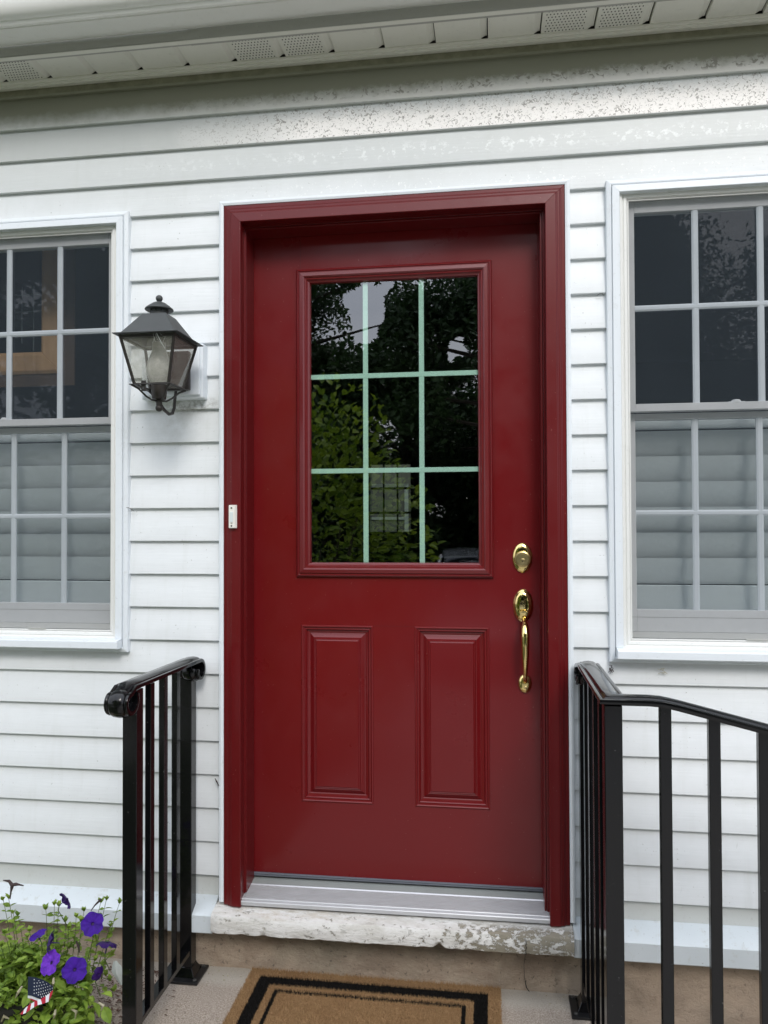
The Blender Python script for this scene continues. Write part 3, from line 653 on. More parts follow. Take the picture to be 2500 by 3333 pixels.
# ---- door bell
bell = thing('door_bell', 'small white door bell button on the left red casing', 'doorbell')
bb = MB(); bb.add([(.0345, -.0290, 1.3385), (.0600, -.0290, 1.3385), (.0600, -.0290, 1.4095), (.0345, -.0290, 1.4095),
                   (.0365, -.0400, 1.3400), (.0545, -.0400, 1.3400), (.0545, -.0400, 1.4080), (.0365, -.0400, 1.4080)],
                  [(0, 1, 5, 4), (1, 2, 6, 5), (2, 3, 7, 6), (3, 0, 4, 7), (4, 5, 6, 7), (3, 2, 1, 0)])
bb.build('housing', M_BELLW, bell, bevel=.0008)
MB().box(.0405, .0500, -.0418, -.0395, 1.3570, 1.3880).build('button', M_BELLB, bell, bevel=.0012, seg=2)
MB().box(.0425, .0480, -.0403, -.0398, 1.3535, 1.3550).build('button_slot', M_HOLE, bell)
for zz in (1.4000, 1.3465): oval(MB(), .0452, zz, .0028, .0028, [(1, -.0402), (.9, -.0412), (.6, -.0415)], 12).build('screw', M_SCREW, bell, smooth=True)

# ================================================================ WINDOWS
def window(x_out, sgn, label, shlabel):
    W_ = .853
    def X_(s_): return x_out + sgn * s_
    def rect(o): 
        a, c = X_(o), X_(W_ - o); return (min(a, c), max(a, c))
    wn = thing('double_hung_window', label, 'window', 'white framed windows beside the door')
    top, bot = 2.330, .957
    # outer channel and flat casing
    a, c = rect(.015)
    for sd_ in 'LTRB': MB().frame(a, c, bot + .015, top - .015, [(0, -.0145), (.004, -.0155), (.0135, -.0125), (.015, -.010), (.015, .013), (0, .013)], sd_).build('edge_channel', M_TRIM, wn, bevel=.0005)
    a, c = rect(.0362)
    for sd_ in 'LTR': MB().frame(a, c, 0, 2.2905, [(0, -.021), (.0012, -.0225), (.0198, -.0215), (.0208, -.0205), (.0208, .013), (0, .013)], sd_, endb=.9995).build('casing', M_TRIM, wn, bevel=.0006)
    a2, c2 = rect(.0155)
    MB().ext_x([(-.0155, .9705), (-.045, .9705), (-.0475, .973), (-.0475, .9925), (-.046, .9965), (.0, 1.0010), (.0, .9705)], a2 + .001, c2 - .001).build('sill_nose', M_TRIM, wn, bevel=.0006)
    # track
    a, c = rect(.0600)
    for sd_ in 'LTRB':
        MB().frame(a, c, 1.0175, 2.2765, [(0, .001), (.0025, -.0035), (.010, -.0045), (.012, -.0025), (.014, -.0025), (.016, -.0085), (.0218, -.0095), (.0218, .02), (0, .02)], sd_).build('track', M_WIN, wn, bevel=.0004)
        MB().frame(a, c, 1.0175, 2.2765, [(.0005, .021), (.0225, .021), (.0225, .125), (.0005, .125)], sd_).build('jamb_liner', M_WIN, wn)
    # screen: thin frame and mesh
    a, c = rect(.0605)
    MB().frame(a + .004, c - .004, 1.0225, 2.272, [(0, .0025), (.0038, .0025), (.0038, .0085), (0, .0085)]).build('screen_frame', M_WIN, wn, bevel=.0005)
    MB().add([(a, .0055, 1.018), (c, .0055, 1.018), (c, .0055, 2.276), (a, .0055, 2.276)], [(0, 1, 2, 3)]).build('insect_screen', M_SCREEN, wn, fix=False)
    cxx = X_(.40 if sgn > 0 else .31)
    MB().box(cxx - .03, cxx + .03, -.001, .002, 1.0225, 1.0262).build('screen_latch', M_FASCIA, wn, bevel=.0008)
    # sashes
    def sash(zlo, zhi, y0, hz, rails, nm, off):
        sh_ = MB(); a, c = rect(.0610 - 0); s0 = .0830 + off
        b_, d_ = rect(s0)
        sh_.box(a, b_, y0, y0 + .028, zlo, zhi); sh_.box(d_, c, y0, y0 + .028, zlo, zhi)
        sh_.box(b_, d_, y0, y0 + .028, zhi - rails[0], zhi); sh_.box(b_, d_, y0, y0 + .028, zlo, zlo + rails[1])
        so_ = sh_.build(nm, M_SASH, wn, bevel=.0012)
        MB().add([(b_, y0 + .012, zlo), (d_, y0 + .012, zlo), (d_, y0 + .012, zhi), (b_, y0 + .012, zhi)], [(0, 1, 2, 3)]).build('glass', M_WGLASS, so_, fix=False)
        bead = [(0, .004), (.005, .0015), (.013, .0015), (.018, .004), (.018, .009), (0, .009)]
        for k in range(3):
            p0 = .2420 + k * .1762 + off * .6
            q0, q1 = sorted((X_(p0), X_(p0 + .018)))
            n_ = len(bead)
            MB().add([(q0 + u, y0 + v, zlo + rails[1]) for u, v in bead] + [(q0 + u, y0 + v, zhi - rails[0]) for u, v in bead],
                     [(i, (i + 1) % n_, n_ + (i + 1) % n_, n_ + i) for i in range(n_)] + [tuple(range(n_))[::-1], tuple(range(n_, 2 * n_))]).build('grille_bar', M_GRILLEW, so_)
        MB().ext_x([(y0 + v - .0004, hz + u * .92) for u, v in bead], b_, d_).build('grille_bar', M_GRILLEW, so_)
        return so_
    up_ = sash(1.670, 2.2770, .022, 1.9600, (.033, .022), 'upper_sash', 0)
    lo_ = sash(1.036, 1.6685, .054, 1.3710, (.0185, .064), 'lower_sash', .004)
    # small features on the sashes
    MB().box(*rect(.061), .0535, .0545, 1.0775, 1.0785).build('rail_groove', M_FASCIA, lo_)
    lk = X_(.36 if sgn > 0 else .455 - .01)
    lc = MB(); lc.lathe([(.013, 0), (.013, .006), (.010, .009), (.004, .010)], (lk, .034, 1.690), 20); lc.box(lk - .022, lk + .022, .026, .044, 1.6895, 1.6935)
    lc.build('sash_lock', M_SLAT, up_, bevel=.0005)
    MB().box(*rect(.0612), .0535, .100, 1.0178, 1.0355).build('sill_board', M_WIN, wn, bevel=.001)
    # shutters inside over the lower half
    st_ = thing('plantation_shutter', shlabel, 'shutter', 'cafe shutters behind the lower sashes')
    a, c = rect(.068)
    MB().box(a, a + .022, .112, .135, 1.03, 1.64).build('shutter_stile', M_SLAT, st_, bevel=.002)
    MB().box(c - .022, c, .112, .135, 1.03, 1.64).build('shutter_stile', M_SLAT, st_, bevel=.002)
    MB().box(a + .022, c - .022, .116, .134, 1.03, 1.166).build('bottom_rail', M_SLAT, st_, bevel=.002)
    MB().box(a + .022, c - .022, .118, .134, 1.629, 1.655).build('top_rail', M_SLAT, st_, bevel=.002)
    prof = []
    for k in range(9):
        f_ = k / 8; prof.append((.118 + .026 * f_ - .004 * math.sin(f_ * math.pi), .0778 * (1 - f_)))
    prof += [(y + .005, z) for y, z in prof[::-1]]
    me = None
    for k in range(6):
        z = 1.1680 + k * .0757
        if me is None:
            o = MB().ext_x(prof, a + .023, c - .023).build('slat', M_SLAT, st_, smooth=True); me = o.data; o.location.z = z
        else: shared('slat', me, st_, (0, 0, z))
    return wn
M_GRILLEW = simple('window_grille_white', (.80, .86, .90), .45, .03)
window(-.298, -1, 'white double hung window left of the lantern', 'white louvred shutter behind the left window')
window(1.147, 1, 'white double hung window right of the red door', 'white louvred shutter behind the right window')
# oak frame of a picture inside the left window
pf = thing('oak_picture_frame', 'oak framed picture hanging inside the left window', 'picture frame')
MB().frame(-1.02, -.752, 1.963, 2.50, [(0, .248), (.012, .240), (.066, .244), (.078, .252), (.078, .262), (0, .262)], 'RB').build('frame_moulding', M_WOOD, pf, bevel=.002)
MB().frame(-1.02, -.752, 1.963, 2.50, [(.079, .256), (.120, .258), (.120, .264), (.079, .264)], 'RB').build('frame_shadow', simple('frame_shadow_brown', (.10, .055, .03), .6), pf)  # dark strip standing for the shadow beside the frame
lt = MB()
for q in ((-.835, 2.02, -.835, 2.2), (-.79, 1.99, -.79, 2.2)): lt.tube([(q[0], .262, q[1] - .02), (q[2], .262, q[3])], .0018, 6)
for zz in (2.02, 2.11, 2.17): lt.tube([(-.86, .262, zz), (-.76, .262, zz + .002)], .0018, 6)
lt.build('lattice_print', simple('lattice_grey', (.16, .18, .18), .8), pf)

# ================================================================ LANTERN
mb_ = thing('lantern_mounting_block', 'white plastic mounting block behind the wall lantern', 'mounting block')
MB().box(-.2440, -.0470, -.033, .010, 1.7340, 1.9010).build('block_base', M_TRIM, mb_, bevel=.004, seg=2)
MB().box(-.2360, -.0550, -.041, -.0325, 1.7430, 1.8930).build('block_face', M_TRIM, mb_, bevel=.003, seg=2)
lan = thing('wall_lantern', 'dark bronze coach lantern on the white siding by the door', 'lantern')
LC = Vector((-.1140, -.1950)); ez, tz, bz = 1.8740, 1.9420, 1.7420
he, ht, hb_, htop = .0945, .0350, .0500, .0790
def sq(h_, z): return [(LC.x - h_, LC.y - h_, z), (LC.x + h_, LC.y - h_, z), (LC.x + h_, LC.y + h_, z), (LC.x - h_, LC.y + h_, z)]
rf = MB(); vs = sq(he, ez) + sq(he, ez + .0025) + sq(.078, ez + .006) + sq(ht, tz) + sq(ht - .003, tz - .002) + sq(.074, ez + .003)
rf.add(vs, [(4 * i + k, 4 * i + (k + 1) % 4, 4 * (i + 1) + (k + 1) % 4, 4 * (i + 1) + k) for i in range(5) for k in range(4)] + [(12, 13, 14, 15)] +
       [(20 + k, 20 + (k + 1) % 4, (k + 1) % 4, k) for k in range(4)])
roof = rf.build('roof', M_LANT, lan, bevel=.0008)
MB().lathe([(.0255, tz - .002), (.0255, tz + .022)], (LC.x, LC.y, 0), 28).build('chimney_neck', M_LANT, lan, smooth=True)
vh = MB()
for a in (-2.05, -1.50, -.95):
    vh.lathe([(.0026, -.0008), (.0026, .0008)], (LC.x + .0252 * math.cos(a), LC.y + .0252 * math.sin(a), tz + .014), 10, 'y')
vh.build('vent_holes', M_HOLE, lan)
MB().lathe([(.0270, tz + .016), (.0385, tz + .0165), (.0400, tz + .0185), (.0385, tz + .0215), (.030, tz + .0285), (.018, tz + .0370), (.008, tz + .0410), (.006, tz + .043)], (LC.x, LC.y, 0), 32).build('cap', M_LANT, lan, smooth=True)
MB().lathe([(.0098 * math.sin(a * math.pi / 10) + .0001, -.0098 * math.cos(a * math.pi / 10)) for a in range(11)], (LC.x, LC.y, tz + .0510), 20).build('ball_finial', M_LANT, lan, smooth=True)
# glass body
cb = [Vector(p) for p in sq(hb_, bz)]; ct = [Vector(p) for p in sq(htop, ez)]
fr_ = MB()
for k in range(4):
    dgl = (ct[k] - cb[k]).normalized()
    fr_.tube([cb[k], ct[k]], .0046, 4)
    fr_.tube([cb[k], cb[(k + 1) % 4]], .0032, 4); fr_.tube([ct[k] - dgl * .006, ct[(k + 1) % 4] - (ct[(k + 1) % 4] - cb[(k + 1) % 4]).normalized() * .006], .0045, 4)
fr_.build('cage', M_LANTD, lan)
for k in range(4):
    MB().add([cb[k], cb[(k + 1) % 4], ct[(k + 1) % 4], ct[k]], [(0, 1, 2, 3)]).build('pane', M_LGLASS, lan, fix=False)
MB().lathe([(.0180, 1.746), (.0240, 1.752), (.0330, 1.775), (.0350, 1.793), (.0320, 1.812), (.0240, 1.832), (.0190, 1.846), (.0180, 1.866), (.0175, 1.866), (.0185, 1.845), (.0235, 1.831), (.0312, 1.812),
            (.0342, 1.793), (.0322, 1.776), (.0235, 1.754), (.0175, 1.748)], (LC.x, LC.y, 0), 32, cap=False).build('glass_chimney', M_CHIM, lan, smooth=True)
MB().lathe([(.012, 1.735), (.012, 1.752), (.007, 1.754), (.007, 1.77)], (LC.x, LC.y, 0), 16).build('lamp_socket', M_SLAT, lan, smooth=True)
# base flange (square ring), cup, straps, stem, ball
fl = MB(); vs = sq(.0610, bz - .0030) + sq(.0605, bz - .0010) + sq(.0460, bz + .0005) + sq(.0460, bz - .0025)
fl.add(vs, [(4 * i + k, 4 * i + (k + 1) % 4, 4 * (i + 1) + (k + 1) % 4, 4 * (i + 1) + k) for i in range(3) for k in range(4)] + [(12 + k, 12 + (k + 1) % 4, (k + 1) % 4, k) for k in range(4)])
fl.build('base_flange', M_LANTD, lan)
MB().lathe([(.0225, bz + .004), (.0225, bz - .004), (.0215, bz - .020), (.0190, bz - .036), (.006, bz - .037)], (LC.x, LC.y, 0), 24).build('cup', M_SPEAR, lan, smooth=True)
stp = MB()
for k in range(4):
    p = Vector(sq(.0560, bz - .003)[k]); c_ = Vector((LC.x, LC.y, 0)); d_ = Vector((p.x - c_.x, p.y - c_.y, 0)).normalized()
    stp.tube([p, p - d_ * .020 + Vector((0, 0, -.009)), p - d_ * .042 + Vector((0, 0, -.028)), p - d_ * .058 + Vector((0, 0, -.037)), p - d_ * .074 + Vector((0, 0, -.0375))], .0028, 6)
stp.build('scroll_straps', M_LANTD, lan, smooth=True)
MB().lathe([(.0085, bz - .034), (.0085, bz - .050), (.0075, bz - .055)], (LC.x, LC.y, 0), 16).build('stem', M_LANTD, lan, smooth=True)
MB().lathe([(.0102 * math.sin(a * math.pi / 10) + .0001, -.0102 * math.cos(a * math.pi / 10)) for a in range(11)], (LC.x, LC.y, bz - .0610), 20).build('lower_ball', M_LANTD, lan, smooth=True)
arm = [(LC.x, LC.y, bz - .046), (LC.x + .002, LC.y + .03, bz - .062), (LC.x + .003, LC.y + .06, bz - .070), (LC.x + .003, LC.y + .085, bz - .064), (LC.x + .003, LC.y + .098, bz - .046), (LC.x + .003, LC.y + .102, bz - .02), (LC.x + .003, LC.y + .112, bz + .012), (LC.x + .003, -.05, bz + .03)]
MB().tube(arm, .0046, 10).build('arm', M_LANTD, lan, smooth=True)
MB().box(-.1620, -.0820, -.0590, -.0412, 1.7570, 1.8740).build('back_plate', M_SPEAR, lan, bevel=.003, seg=2)
cl = MB(); cl.box(LC.x - .028, LC.x - .014, LC.y - .0555, LC.y - .0530, bz - .022, bz + .008); cl.build('latch_clip', M_LANTD, lan, bevel=.0008)
MB().lathe([(.0025, 0), (.0025, .002)], (LC.x - .021, LC.y - .0575, bz - .014), 10, 'y').build('latch_rivet', M_LANT, lan, smooth=True)
web = MB()
for i in range(7):
    a = Vector((LC.x + random.uniform(.02, .09), LC.y - .082 + random.uniform(-.01, .01), ez - random.uniform(0, .006))); 
    b2 = a + Vector((random.uniform(-.02, .02), random.uniform(-.005, .01), -random.uniform(.004, .03)))
    web.tube([a, (a + b2) / 2 + Vector((0, 0, -.004)), b2], .00025, 3)
web.tube([(LC.x + .030, LC.y - .083, ez - .002), (LC.x + .036, LC.y - .079, ez - .016), (LC.x + .042, LC.y - .077, ez - .028), (LC.x + .05, LC.y - .074, ez - .042)], .0009, 5)
web.build('cobweb', M_PALE, None, kind='stuff', label='cobweb threads hanging under the lantern roof', cat='cobweb')

# ================================================================ RAILINGS
def rail_section():
    return [(-.0290, -.004), (-.0300, .001), (-.0288, .0052), (-.0250, .0066), (-.0222, .0058), (-.0205, .0036), (-.0190, .0070), (-.0130, .0106), (0, .0122), (.0130, .0106), (.0190, .0070), (.0205, .0036), (.0222, .0058), (.0250, .0066),
            (.0288, .0052), (.0300, .001), (.0290, -.004), (.0150, -.0055), (.0140, -.0095), (-.0140, -.0095), (-.0150, -.0055)]
def scroll(c, r0, a0, a1, sgn, x, n_=26, shrink=.42):
    out = []
    for i in range(n_ + 1):
        f_ = i / n_; a = a0 + (a1 - a0) * f_; r = r0 * (1 - shrink * f_ ** 1.5)
        out.append((x, c[0] + sgn * r * math.sin(a), c[1] + r * math.cos(a)))
    return out
def plate(bm_, x, y):
    bm_.box(x - .050, x + .050, y - .052, y + .046, .001, .009)
def post_boot(bm_, x, y, h=.019):
    vs = []
    for hh, z in ((h + .013, .009), (h + .011, .013), (h + .0015, .031), (h + .0015, .034)):
        vs += [(x - hh, y - hh, z), (x + hh, y - hh, z), (x + hh, y + hh, z), (x - hh, y + hh, z)]
    bm_.add(vs, [(4 * i + k, 4 * i + (k + 1) % 4, 4 * (i + 1) + (k + 1) % 4, 4 * (i + 1) + k) for i in range(3) for k in range(4)] + [(12, 13, 14, 15), (3, 2, 1, 0)])
HZ = .9415; HZ2 = HZ + .0215
lr_ = thing('left_railing', 'black metal railing at the left edge of the landing', 'railing', 'black metal railings')
RX = -.0935
bal_me = None
def post(parent, x, y, top=HZ - .012):
    po = MB().box(x - .0190, x + .0190, y - .0190, y + .0190, .003, top).build('post', M_BLACK, parent, bevel=.0016, seg=2); return po
def base(parent, x, y):
    bp_ = MB(); plate(bp_, x, y); p_ = bp_.build('base_plate', M_BLACK2, parent, bevel=.002, seg=2)
    bt = MB(); post_boot(bt, x, y); bt.build('post_boot', M_BLACK, p_, bevel=.001)
    for dx, dy in ((-.038, -.040), (.038, -.040), (-.038, .034), (.038, .034)):
        MB().lathe([(.006, .009), (.006, .0125), (.004, .0135)], (x + dx, y + dy, 0), 6).build('bolt', M_SCREW, p_)
for y in (-.0345, -.3930): post(lr_, RX, y); base(lr_, RX, y)
for y in (-.147, -.2325, -.3170): MB().box(RX + .0185 - .0165, RX + .0185, y - .0120, y + .0120, .086, HZ - .012).build('baluster', M_BLACK, lr_, bevel=.0012)
MB().box(RX - .016, RX + .0160, -.3738, -.0537, .0700, .0855).build('bottom_rail', M_BLACK, lr_, bevel=.0015)
hr = MB(); pth = scroll((-.452, HZ - .031), .031, 5.2, 0, -1, RX)
pth += [(RX, y, HZ) for y in (-.43, -.38, -.3, -.2, -.1, -.06)]
pth += scroll((-.040, HZ - .029), .029, 0, 5.0, 1, RX)
pth = [(-.0970 + (p[1] + .475) / .475 * .0200, p[1], p[2]) for p in pth]
hr.sweep([(a * 1.04, b) for a, b in rail_section()], pth, (1, 0, 0)); hr.build('handrail', M_BLACK, lr_, smooth=True)

rr = thing('right_railing', 'black metal railing running down the steps right of the door', 'railing', 'black metal railings')
RX2, CY = 1.0760, -.5180
for y in (-.0445, CY): post(rr, RX2, y, HZ2 - .009); base(rr, RX2, y)
for y in (-.135, -.230, -.325, -.420): MB().box(RX2 - .0165, RX2, y - .0120, y + .0120, .086, HZ2 - .009).build('baluster', M_BLACK, rr, bevel=.0012)
MB().box(RX2 - .0160, RX2 + .0160, CY + .0191, -.0638, .0700, .0855).build('bottom_rail', M_BLACK, rr, bevel=.0015)
hr = MB(); sec = rail_section()
pth = [Vector(p) for p in scroll((-.046, HZ2 - .030), .030, 4.6, 0, 1, RX2)] + [Vector((RX2, y, HZ2)) for y in (-.1, -.2, -.3, -.4, -.47)]
sides = [Vector((1, 0, 0))] * len(pth)
# mitred corner then out along +x and down the steps
pth.append(Vector((RX2, CY, HZ2))); sides.append(Vector((1, 1, 0)))
down = [(RX2 + .03, 0), (RX2 + .075, 0), (RX2 + .10, -.0015), (RX2 + .12, -.005), (RX2 + .14, -.0095), (RX2 + .30, -.0495), (RX2 + .62, -.1295), (RX2 + .9, -.1995)]
ups = [None] * len(pth)
for x_, dz in down: pth.append(Vector((x_, CY, HZ2 + dz))); sides.append(Vector((0, 1, 0)))
ups = []
for i in range(len(pth)):
    d = (pth[min(i + 1, len(pth) - 1)] - pth[max(i - 1, 0)]).normalized()
    ups.append(d.cross(sides[i].normalized()).normalized())
ups[len(ups) - len(down) - 1] = Vector((0, 0, 1))
hr.sweep(sec, pth, [Vector(s_) for s_ in sides], ups=ups); hr.build('handrail', M_BLACK, rr, smooth=True)
for i in range(8):
    x0 = 1.1750 + i * .1005; zt = HZ2 - .006 + (0 if x0 < RX2 + .1 else -(x0 - RX2 - .1) * .245)
    MB().box(x0, x0 + .0240, CY - .0085, CY + .0085, -.02 - i * .06, zt).build('baluster', M_BLACK, rr, bevel=.0012)
MB().add([(RX2 + .0195, CY - .016, .072), (RX2 + .0195, CY + .016, .072), (RX2 + .0195, CY + .016, .087), (RX2 + .0195, CY - .016, .087),
          (RX2 + .9, CY - .016, -.42), (RX2 + .9, CY + .016, -.42), (RX2 + .9, CY + .016, -.405), (RX2 + .9, CY - .016, -.405)],
         [(0, 1, 2, 3), (7, 6, 5, 4), (0, 4, 5, 1), (1, 5, 6, 2), (2, 6, 7, 3), (3, 7, 4, 0)]).build('bottom_rail', M_BLACK, rr)
MB().box(RX2 + .88, RX2 + .918, CY - .019, CY + .019, -.42, HZ2 - .20).build('post', M_BLACK, rr, bevel=.0016)

# ================================================================ DOORMAT
mat = thing('coir_doormat', 'tan coir doormat with two black border lines', 'doormat')
MB().box(MX0 + .002, MX1 - .002, MY0 + .002, MY1 - .002, .001, .0125).build('mat_base', M_COIR, mat)
fb = MB(); rnd = random.Random(3); V, F = [], []
NF = 62000
for i in range(NF):
    x = rnd.uniform(MX0, MX1); y = rnd.uniform(MY0 + .10 if rnd.random() < .9 else MY0, MY1)
    l_ = rnd.uniform(.007, .0115); a = rnd.uniform(0, 6.283); lean = rnd.uniform(.001, .005); wd = rnd.uniform(.0005, .0010)
    dx, dy = math.cos(a), math.sin(a); a2 = rnd.uniform(0, 6.283); lx, ly = math.cos(a2) * lean, math.sin(a2) * lean; o = len(V)
    V += [(x - dx * wd, y - dy * wd, .0118), (x + dx * wd, y + dy * wd, .0118), (x + lx, y + ly, .0118 + l_)]; F.append((o, o + 1, o + 2))
fb.v = V; fb.f = F; fb.mi = [0] * len(F)
fb.build('coir_fibres', M_COIR, mat, kind='stuff', fix=False)

# ================================================================ PETUNIA POT
pet = thing('petunia_plant', 'purple flowering petunia in a dark pot left of the railing', 'plant')
PC = Vector((-.415, -.345, 0))
MB().lathe([(.085, .002), (.092, .004), (.122, .125), (.130, .127), (.130, .142), (.122, .143), (.118, .130), (.02, .128)], (PC.x, PC.y, 0), 36).build('pot', M_POT, pet, smooth=True)
MB().lathe([(.001, .133), (.119, .131)], (PC.x, PC.y, 0), 24, cap=False).build('soil', M_SOIL, pet)
rnd = random.Random(11)
def leafmesh(nm, mat_, ln=1., wd=.31, fold=.12, droop=.18):
    b_ = MB(); pts = [(0, .03), (.18, .6), (.42, 1.), (.68, .82), (.88, .38), (1., .02)]
    vs = []
    for t_, w_ in pts:
        zz = -droop * t_ * t_
        vs += [(t_, -w_ * wd, zz + fold * w_), (t_, 0, zz), (t_, w_ * wd, zz + fold * w_)]
    fs = []
    for i in range(5):
        for k in (0, 1): fs.append((3 * i + k, 3 * i + k + 1, 3 * i + 4 + k, 3 * i + 3 + k))
    b_.add(vs, fs); me = bpy.data.meshes.new(nm); me.from_pydata(b_.v, [], b_.f); me.materials.append(mat_)
    me.polygons.foreach_set('use_smooth', [True] * len(me.polygons)); return me, b_.v, b_.f
LM, LV, LFc = leafmesh('petunia_leaf', M_LEAF); LMb, _, _ = leafmesh('petunia_leaf_broad', M_LEAFB, wd=.38)
def orient(d, up=Vector((0, 0, 1)), roll=0.):
    d = Vector(d).normalized(); y_ = up.cross(d)
    if y_.length < 1e-3: y_ = Vector((0, 1, 0))
    y_.normalize(); z_ = d.cross(y_); m = Matrix((d, y_, z_)).transposed()
    return m @ Matrix.Rotation(roll, 3, 'X')
leaf_count = 0; stems = MB(); small = MB()
def put_leaf(p, d, size, broad=False, as_part=True):
    global leaf_count
    m = orient(d, roll=rnd.uniform(-.6, .6))
    if as_part and leaf_count < 290:
        o = shared('leaf', LMb if broad else LM, pet, p, m.to_euler(), size); leaf_count += 1
    else:
        small.add([Vector(p) + m @ (Vector(v) * size) for v in LV], LFc)
def stem(p0, p1, bend, r=.0016, leaves=8, lsz=.022, whorl=True, tip=True):
    p0, p1 = Vector(p0), Vector(p1); mid = (p0 + p1) / 2 + Vector(bend); pts_ = []
    for i in range(9):
        f_ = i / 8; pts_.append(p0 * (1 - f_) ** 2 + mid * 2 * f_ * (1 - f_) + p1 * f_ * f_)
    stems.tube(pts_, [r * (1 - .5 * i / 8) for i in range(9)], 5)
    for k in range(leaves):
        f_ = .25 + .72 * (k + rnd.random() * .5) / leaves; i = min(7, int(f_ * 8)); p = pts_[i].lerp(pts_[i + 1], f_ * 8 - i)
        for s_ in (0, 1):
            a = k * 2.4 + s_ * math.pi + rnd.uniform(-.4, .4)
            put_leaf(p, (math.cos(a), math.sin(a), rnd.uniform(-.1, .7)), lsz * rnd.uniform(.6, 1.25) * (1.15 - .5 * f_), as_part=rnd.random() < .35)
    if tip:
        for k in range(6):
            a = k * 1.05 + rnd.random(); put_leaf(p1 - Vector((0, 0, .004)), (math.cos(a) * .5, math.sin(a) * .5, 1), lsz * rnd.uniform(.35, .7), as_part=False)
# the broad leaves low in front and the mound
def tgt(px, py, y=-.36):
    """a point seen in the close-up of the plant at (px, py) of its 1659 x 2026 view, taken as measured, at depth y"""
    u, v = px / 3.95, 2820 + py / 3.95
    x_, z_ = (u - 1250) / 2500, -(v - 1666.5) / 2500
    d = M3 @ (Matrix.Rotation(-0, 3, 'Y') @ Vector((x_, 1, z_)))
    return CAM + d * ((y - CAM.y) / d.y)
for k in range(120):
    a = rnd.uniform(0, 6.283); rr_ = rnd.uniform(.02, .21) ; p = PC + Vector((math.cos(a) * rr_ * 1.15, math.sin(a) * rr_, 0))
    top = rnd.uniform(.10, .235) - .25 * max(0, rr_ - .10)
    stem(PC + Vector((rnd.uniform(-.06, .06), rnd.uniform(-.06, .06), .13)), (p.x, p.y, top), (0, 0, .05), .0016, 6, .028)
for (px, py, yy) in ((110, 400, -.33), (40, 420, -.36), (230, 620, -.34), (700, 480, -.34), (760, 500, -.34), (590, 540, -.33), (840, 700, -.33), (980, 640, -.34), (1080, 560, -.33), (1370, 420, -.32), (1540, 460, -.31),
                     (1300, 450, -.30), (380, 820, -.36), (170, 590, -.37), (880, 780, -.35), (1420, 760, -.32), (1440, 1120, -.34), (1200, 900, -.34), (350, 900, -.38), (60, 850, -.40), (10, 1000, -.4), (480, 1080, -.38)):
    p1 = tgt(px, py, yy); p0 = tgt(px * .75 + 150, 1450, yy + .02)
    stem(p0, p1, (rnd.uniform(-.01, .01), 0, .01), .0013, 5, .026)
for k in range(150):
    a = rnd.uniform(0, 6.283); rr_ = rnd.uniform(.06, .19); p = PC + Vector((math.cos(a) * rr_ * 1.2, -abs(math.sin(a)) * rr_ * .9, rnd.uniform(.02, .15)))
    put_leaf(p, (math.cos(a), -abs(math.sin(a)) - .3, rnd.uniform(-.3, .5)), rnd.uniform(.024, .046), broad=True, as_part=rnd.random() < .6)
for (px, py, ang) in ((850, 1600, 2.2), (960, 1660, .5), (800, 1760, -2.0), (880, 1880, -1.4), (1000, 1520, .2), (1180, 1740, -.6), (1330, 1800, -.9), (760, 1500, 2.8), (1290, 1640, .3), (330, 1780, -2.6), (1120, 1560, .9)):
    p = tgt(px, py, -.45); put_leaf(p, (math.cos(ang), -.35, math.sin(ang)), .042, broad=True)
for k in range(760):
    px, py = rnd.uniform(-60, 1150), rnd.uniform(1080, 2080)
    if py < 1080 + .25 * abs(px - 500): continue
    p = tgt(px, py, rnd.uniform(-.475 if py > 1560 else -.415, -.36)); a = rnd.uniform(0, 6.283)
    put_leaf(p, (math.cos(a), -.5, math.sin(a) * .8 + .2), rnd.uniform(.016, .034), broad=rnd.random() < .4, as_part=rnd.random() < .25)
# flowers
def flower_mesh(nm, mat_, r=1., cup=.35, ruf=.06, edge=.0):
    b_ = MB(); seg = 60; rings = [(.03, -.55), (.05, -.40), (.075, -.18), (.13, -.06), (.22, -.02), (.40, .02), (.62, .03), (.82, .02), (1.0, 0.)]
    vs = []
    for i, (rr_, h_) in enumerate(rings):
        for k in range(seg):
            a = 2 * math.pi * k / seg; lobe = 1 - .13 * abs(math.cos(2.5 * a)) ** 6 * max(0, (rr_ - .3) / .7) + .02 * math.sin(11 * a) * rr_
            zz = h_ + cup * rr_ * rr_ * .3 + ruf * max(0, rr_ - .3) * math.sin(5 * a + 1) + .5 * ruf * max(0, rr_ - .5) * math.sin(13 * a) + .03 * rr_ * math.cos(10 * a)
            vs.append((rr_ * lobe * math.cos(a), rr_ * lobe * math.sin(a), zz))
    b_.add(vs, [(i * seg + k, i * seg + (k + 1) % seg, (i + 1) * seg + (k + 1) % seg, (i + 1) * seg + k) for i in range(len(rings) - 1) for k in range(seg)])
    me = bpy.data.meshes.new(nm); me.from_pydata(b_.v, [], b_.f); me.materials.append(mat_); me.materials.append(M_THROAT)
    me.polygons.foreach_set('material_index', [1 if i < 3 * seg else 0 for i in range(len(me.polygons))])
    me.polygons.foreach_set('use_smooth', [True] * len(me.polygons)); return me
FM = flower_mesh('petunia_flower', M_PURP); FML = flower_mesh('petunia_flower_light', M_PURPL, ruf=.09); FMD = flower_mesh('petunia_flower_dark', M_PURPD, cup=-.9, ruf=.12)
